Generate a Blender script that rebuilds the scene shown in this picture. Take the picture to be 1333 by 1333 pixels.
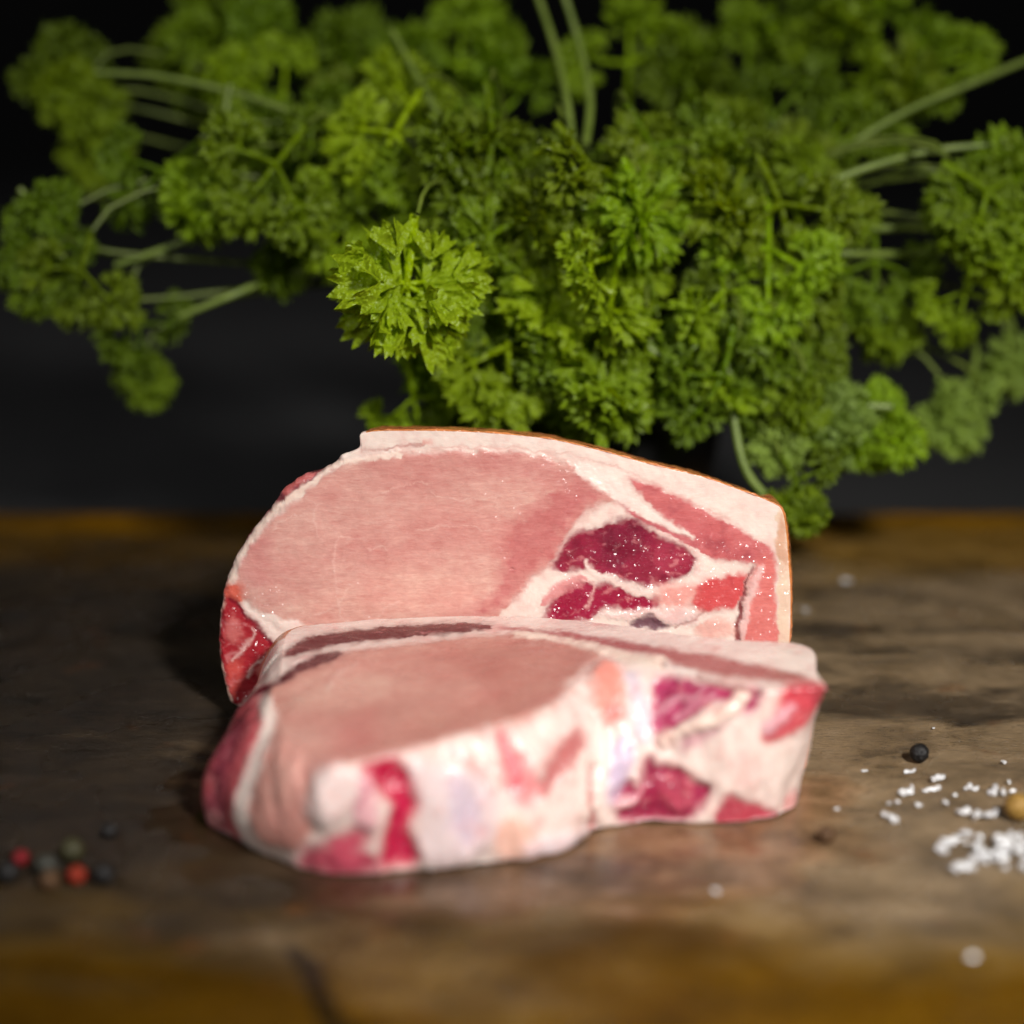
import bpy, bmesh, math, random, json
from mathutils import Vector, Matrix, Quaternion
import numpy as np
for o in list(bpy.data.objects): bpy.data.objects.remove(o)
scene = bpy.context.scene
COL = scene.collection
R = math.radians
# ================================================================ camera (metres)
cam_data = bpy.data.cameras.new('camera'); cam = bpy.data.objects.new('camera', cam_data); COL.objects.link(cam)
cam.location = (0, -0.5486, 0.243); cam.rotation_euler = (R(90 - 17), 0, 0)
cam_data.sensor_width = 36; cam_data.lens = 36 * 2640 / 1333; cam_data.clip_start = 0.01; cam_data.clip_end = 100
cam_data.dof.use_dof = True; cam_data.dof.focus_distance = 0.609; cam_data.dof.aperture_fstop = 2.9; cam_data.dof.aperture_blades = 9
scene.camera = cam
# ================================================================ world, lamps, exposure
world = bpy.data.worlds.new('World'); scene.world = world; world.use_nodes = True
world.node_tree.nodes['Background'].inputs[0].default_value = (0.9, 0.95, 1.0, 1); world.node_tree.nodes['Background'].inputs[1].default_value = 0.02
def lamp(name, loc, target, size, watts, colour, spread=180):
    d = bpy.data.lights.new(name, 'AREA'); d.shape = 'DISK'; d.size = size; d.energy = watts; d.color = colour; d.spread = R(spread)
    o = bpy.data.objects.new(name, d); COL.objects.link(o); o.location = loc
    o.rotation_euler = (Vector(target) - Vector(loc)).to_track_quat('-Z', 'Y').to_euler(); return o
lamp('key_lamp', (0.38, -0.70, 0.66), (0.055, -0.03, -0.01), 0.12, 1.45, (1.0, 0.965, 0.915), 54)
lamp('fill_lamp', (-0.7, -1.05, 0.95), (0, 0, 0.03), 0.8, 2.9, (1.0, 0.97, 0.95), 120)
scene.view_settings.view_transform = 'Standard'; scene.view_settings.look = 'None'; scene.view_settings.exposure = 0; scene.view_settings.gamma = 1
# ================================================================ helpers
def tag(o, label=None, cat=None, group=None, kind=None):
    if label: o['label'] = label
    if cat: o['category'] = cat
    if group: o['group'] = group
    if kind: o['kind'] = kind
    return o
def empty(name, loc):
    o = bpy.data.objects.new(name, None); COL.objects.link(o); o.location = loc; o.empty_display_size = 0.01; return o
def mesh_obj(name, verts, faces, mat, parent=None, smooth=True):
    me = bpy.data.meshes.new(name); me.from_pydata([tuple(v) for v in verts], [], faces); me.validate()
    if smooth: me.polygons.foreach_set('use_smooth', [True] * len(me.polygons))
    me.materials.append(mat); me.update()
    o = bpy.data.objects.new(name, me); COL.objects.link(o)
    if parent: o.parent = parent
    return o
class NT:
    def __init__(s, name):
        s.m = bpy.data.materials.new(name); s.m.use_nodes = True; s.t = s.m.node_tree; s.t.nodes.clear()
    def n(s, typ, **kw):
        x = s.t.nodes.new(typ)
        for k, v in kw.items():
            if k.startswith('_'): setattr(x, k[1:], v)
            else: s.set(x.inputs[k.replace('__', ' ')], v)
        return x
    def set(s, sock, v):
        if isinstance(v, bpy.types.NodeSocket): s.t.links.new(v, sock)
        elif isinstance(v, (tuple, list)) and len(v) == 3 and sock.type == 'RGBA': sock.default_value = (*v, 1)
        else: sock.default_value = v
    def coord(s, scale=(1, 1, 1), kind='Object', rot=(0, 0, 0)):
        c = s.n('ShaderNodeTexCoord'); m = s.n('ShaderNodeMapping'); s.set(m.inputs['Vector'], c.outputs[kind]); m.inputs['Scale'].default_value = scale; m.inputs['Rotation'].default_value = rot
        return m.outputs[0]
    def noise(s, vec, scale, detail=4, rough=.5, dist=0):
        x = s.n('ShaderNodeTexNoise', Scale=scale, Detail=detail, Roughness=rough, Distortion=dist); s.set(x.inputs['Vector'], vec); return x.outputs['Fac']
    def ramp(s, fac, stops):
        x = s.n('ShaderNodeValToRGB'); s.set(x.inputs[0], fac); e = x.color_ramp.elements
        while len(e) < len(stops): e.new(0.5)
        for k, (p, c) in enumerate(stops):
            e[k].position = p; e[k].color = (c, c, c, 1) if isinstance(c, (int, float)) else (*c, 1)
        return x.outputs[0]
    def mix(s, f, a, b, mode='MIX'):
        x = s.n('ShaderNodeMix', _data_type='RGBA', _blend_type=mode); s.set(x.inputs[0], f); s.set(x.inputs[6], a); s.set(x.inputs[7], b); return x.outputs[2]
    def math(s, op, a, b=0.0, c=0.0):
        x = s.n('ShaderNodeMath', _operation=op); s.set(x.inputs[0], a); s.set(x.inputs[1], b); s.set(x.inputs[2], c); return x.outputs[0]
    def bump(s, h, dist, strength=1.0, nrm=None):
        x = s.n('ShaderNodeBump', Strength=strength, Distance=dist, Height=h)
        if nrm is not None: s.set(x.inputs['Normal'], nrm)
        return x.outputs[0]
    def attr(s, name):
        return s.n('ShaderNodeAttribute', _attribute_name=name)
    def out(s, sh):
        o = s.n('ShaderNodeOutputMaterial'); s.set(o.inputs[0], sh); return s.m
    def bsdf(s, **kw): return s.n('ShaderNodeBsdfPrincipled', **kw).outputs[0]
# ---------------------------------------------------------------- numeric helpers
_rp = np.random.RandomState(7).permutation(256); _rp = np.concatenate([_rp, _rp, _rp])
_rg = np.random.RandomState(8).normal(size=(256, 3)); _rg /= np.linalg.norm(_rg, axis=1)[:, None]
def noise3(p):
    """gradient noise of an (n,3) array, about -0.7..0.7"""
    i = np.floor(p).astype(int); f = p - i; i &= 255
    u = f * f * f * (f * (f * 6 - 15) + 10)
    out = np.zeros(len(p))
    for dx in (0, 1):
        for dy in (0, 1):
            for dz in (0, 1):
                h = _rp[_rp[_rp[i[:, 0] + dx] + i[:, 1] + dy] + i[:, 2] + dz]
                g = _rg[h]
                d = (f[:, 0] - dx) * g[:, 0] + (f[:, 1] - dy) * g[:, 1] + (f[:, 2] - dz) * g[:, 2]
                w = (u[:, 0] if dx else 1 - u[:, 0]) * (u[:, 1] if dy else 1 - u[:, 1]) * (u[:, 2] if dz else 1 - u[:, 2])
                out += w * d
    return out
def fbm(p, size, octaves=3, seed=0.0):
    o = 0; a = 1.0; q = p / size + seed * 17.31
    for k in range(octaves):
        o = o + a * noise3(q); q = q * 2.03 + 5.1; a *= 0.5
    return o
def smooth(a, b, x):
    t = np.clip((x - a) / (b - a), 0, 1); return t * t * (3 - 2 * t)
def closed_spline(pts, n, cyclic=True, tension=0.5):
    """Catmull-Rom through pts (k,d), resampled to n points evenly by arc length"""
    P = np.asarray(pts, float); k = len(P); out = []
    last = k if cyclic else k - 1
    for i in range(last):
        if cyclic: p0, p1, p2, p3 = P[(i - 1) % k], P[i], P[(i + 1) % k], P[(i + 2) % k]
        else: p0, p1, p2, p3 = P[max(i - 1, 0)], P[i], P[i + 1], P[min(i + 2, k - 1)]
        t = np.linspace(0, 1, 24, endpoint=False)[:, None]
        m1 = tension * (p2 - p0); m2 = tension * (p3 - p1)
        out.append((2*t**3-3*t**2+1)*p1 + (t**3-2*t**2+t)*m1 + (-2*t**3+3*t**2)*p2 + (t**3-t**2)*m2)
    C = np.concatenate(out)
    C = np.vstack([C, P[:1] if cyclic else P[-1:]])
    dim = min(C.shape[1], 3)
    s = np.concatenate([[0], np.cumsum(np.linalg.norm(np.diff(C[:, :dim], axis=0), axis=1))])
    q = np.linspace(0, s[-1], n, endpoint=not cyclic)
    return np.stack([np.interp(q, s, C[:, j]) for j in range(C.shape[1])], 1)
def seg_dist(p, a, b):
    ab = b - a; t = np.clip(((p - a) @ ab) / max(ab @ ab, 1e-12), 0, 1)
    d = p - a - t[:, None] * ab
    return np.sqrt((d * d).sum(1)), t
def poly_sd(p, poly):
    d = np.full(len(p), 1e9); ins = np.zeros(len(p), bool); n = len(poly)
    for i in range(n):
        a, b = poly[i], poly[(i + 1) % n]
        d = np.minimum(d, seg_dist(p, a, b)[0])
        c = (a[1] > p[:, 1]) != (b[1] > p[:, 1])
        if c.any():
            x = a[0] + (p[:, 1] - a[1]) * (b[0] - a[0]) / ((b[1] - a[1]) if b[1] != a[1] else 1e-9)
            ins ^= c & (p[:, 0] < x)
    return np.where(ins, -d, d)
def line_sd(p, line, w0, w1):
    d = np.full(len(p), 1e9); n = len(line) - 1
    for i in range(n):
        dd, t = seg_dist(p, line[i], line[i + 1])
        u = (i + t) / n
        d = np.minimum(d, dd - (w0 + (w1 - w0) * u))
    return d
def lin(c):
    c = np.asarray(c, float) / 255.0
    return np.where(c <= 0.04045, c / 12.92, ((c + 0.055) / 1.055) ** 2.4)
def paint(P2, P3, base, feats, warp=0.6, mask=None):
    """colour, height and region of surface points from outlined tissue areas (mm in the chop's own chart)"""
    n = len(P2); col = np.tile(lin(base[0]), (n, 1)); hgt = np.zeros(n); fat = np.full(n, base[1], float)
    reg = np.array([base[2]] * n, dtype=object)
    wob = np.stack([fbm(P3, 5.0, 3, 1.0), fbm(P3, 5.0, 3, 2.0)], 1) * warp * 1.6 + np.stack([fbm(P3, 1.2, 2, 3.0), fbm(P3, 1.2, 2, 4.0)], 1) * warp * 0.55
    wob += np.stack([fbm(P3, 2.6, 3, 21.0), fbm(P3, 2.6, 3, 22.0)], 1) * warp * .9
    Q = P2 + wob; feather = 1 + 1.1 * np.clip(fbm(P3, 3.5, 2, 23.0) * 2, -.75, 1)
    for f in feats:
        kind, part, colr, ft, h, soft, op, pts = f[:8]
        pts = np.asarray(pts, float); m = soft + 2.5 + (max(f[8], f[9]) if kind == 'l' else 0)
        lo, hi = pts.min(0) - m - 2, pts.max(0) + m + 2
        sel = np.all((Q >= lo) & (Q <= hi), 1)
        if mask is not None: sel &= mask
        sel = np.nonzero(sel)[0]
        if not len(sel): continue
        q = Q[sel]
        if kind == 'p': sd = poly_sd(q, closed_spline(pts, max(24, 4 * len(pts))))
        else: sd = line_sd(q, closed_spline(pts, max(10, 4 * len(pts)), cyclic=False), f[8], f[9])
        sf = soft * feather[sel] * 1.25; w = smooth(0, 1, (sf - sd) / (2 * sf)) * op
        if part and ft < .35 and kind == 'p':                      # stain of juice in the fat beside a muscle
            w2 = smooth(2.4, -.6, sd) * .34
            col[sel] = col[sel] * (1 - w2[:, None]) + lin(colr) * w2[:, None]
        col[sel] = col[sel] * (1 - w[:, None]) + lin(colr) * w[:, None]
        fat[sel] = fat[sel] * (1 - w) + ft * w
        wh = smooth(max(soft, 1.6), -max(soft, 1.6), sd)
        hgt[sel] += h * wh
        if part:
            k = sel[w > 0.5]; reg[k] = part
    return col, fat, hgt, reg
# ---------------------------------------------------------------- chop surfaces (millimetres)
def back_surface(outline, N, M, K):
    """standing chop: x right, z up the face, y depth away from the viewer. rings: face centre -> rim -> side -> back"""
    P = closed_spline(outline, N)                       # columns x, z, round, taper
    c = np.array([0.0, 45.0]); rows = []; kinds = []
    XY, rnd, tap = P[:, :2], P[:, 2], P[:, 3]
    tang = np.roll(XY, -3, 0) - np.roll(XY, 3, 0); nrm = np.stack([tang[:, 1], -tang[:, 0]], 1)
    nrm /= np.linalg.norm(nrm, axis=1)[:, None]
    if ((XY - c) * nrm).sum(1).mean() < 0: nrm = -nrm
    inner = XY - nrm * rnd[:, None]
    th = 25.0
    for r in np.linspace(0.0, 1, M) ** 0.9:
        q = c + (inner - c) * r
        rows.append(np.stack([q[:, 0], np.zeros(N), q[:, 1]], 1)); kinds.append(0)
    for a in np.linspace(0, math.pi / 2, 9)[1:]:
        q = inner + nrm * (rnd * math.sin(a))[:, None]
        rows.append(np.stack([q[:, 0], rnd * (1 - math.cos(a)), q[:, 1]], 1)); kinds.append(1)
    for s in np.linspace(0, 1, K)[1:]:
        q = XY - nrm * (tap * s)[:, None]
        rows.append(np.stack([q[:, 0], rnd + (th - rnd) * s, q[:, 1]], 1)); kinds.append(2)
    e = XY - nrm * tap[:, None]
    for r in np.linspace(1, 0, 14)[1:]:
        q = c + (e - c) * r
        rows.append(np.stack([q[:, 0], np.full(N, th + 1.5 * (1 - r)), q[:, 1]], 1)); kinds.append(3)
    return np.array(rows), np.array(kinds)
def front_surface(rim, N, M, K):
    """lying chop: rim columns = top x,y,z, foot x,y, bulge. rings: spine of the top face -> rim -> wall -> foot -> underside"""
    R = closed_spline(rim, N)
    T = R[:, :3]; B = np.stack([R[:, 3], R[:, 4], np.full(N, 0.3)], 1); bul = R[:, 5]
    xs = np.clip(T[:, 0], -58, 70)
    S = np.stack([xs, np.interp(xs, [-58, -20, 20, 45, 70], [-28, -18, 0, -10, -24]), np.interp(xs, [-58, 20, 70], [31.5, 35.5, 38.5])], 1)
    rows = []; kinds = []
    out = np.stack([np.roll(T[:, 1], -4) - np.roll(T[:, 1], 4), -(np.roll(T[:, 0], -4) - np.roll(T[:, 0], 4)), np.zeros(N)], 1)
    out /= np.linalg.norm(out, axis=1)[:, None] + 1e-9
    if ((T - T.mean(0)) * out).sum(1).mean() < 0: out = -out
    for r in np.linspace(0, 1, M) ** 0.85:
        rows.append(S + (T - S) * r); kinds.append(0)
    K1 = np.stack([np.maximum(0, 1) * (T[:, 0] * .55 + B[:, 0] * .45), T[:, 1] * .55 + B[:, 1] * .45, T[:, 2] * .97], 1) + out * (bul * 0.9)[:, None]
    K2 = np.stack([B[:, 0], B[:, 1], T[:, 2] * 0.34], 1) + out * bul[:, None]
    for s in np.linspace(0, 1, K)[1:]:
        rows.append((1-s)**3 * T + 3*(1-s)**2*s * K1 + 3*(1-s)*s*s * K2 + s**3 * B); kinds.append(1)
    Sg = S.copy(); Sg[:, 2] = 0.3
    for r in np.linspace(1, 0, 8)[1:]:
        rows.append(Sg + (B - Sg) * r); kinds.append(2)
    return np.array(rows), np.array(kinds)
def grid_normals(G):
    a = np.gradient(G, axis=0); b = (np.roll(G, -1, 1) - np.roll(G, 1, 1)) / 2
    n = np.cross(b, a); l = np.linalg.norm(n, axis=2, keepdims=True)
    return n / np.maximum(l, 1e-9)
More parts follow.
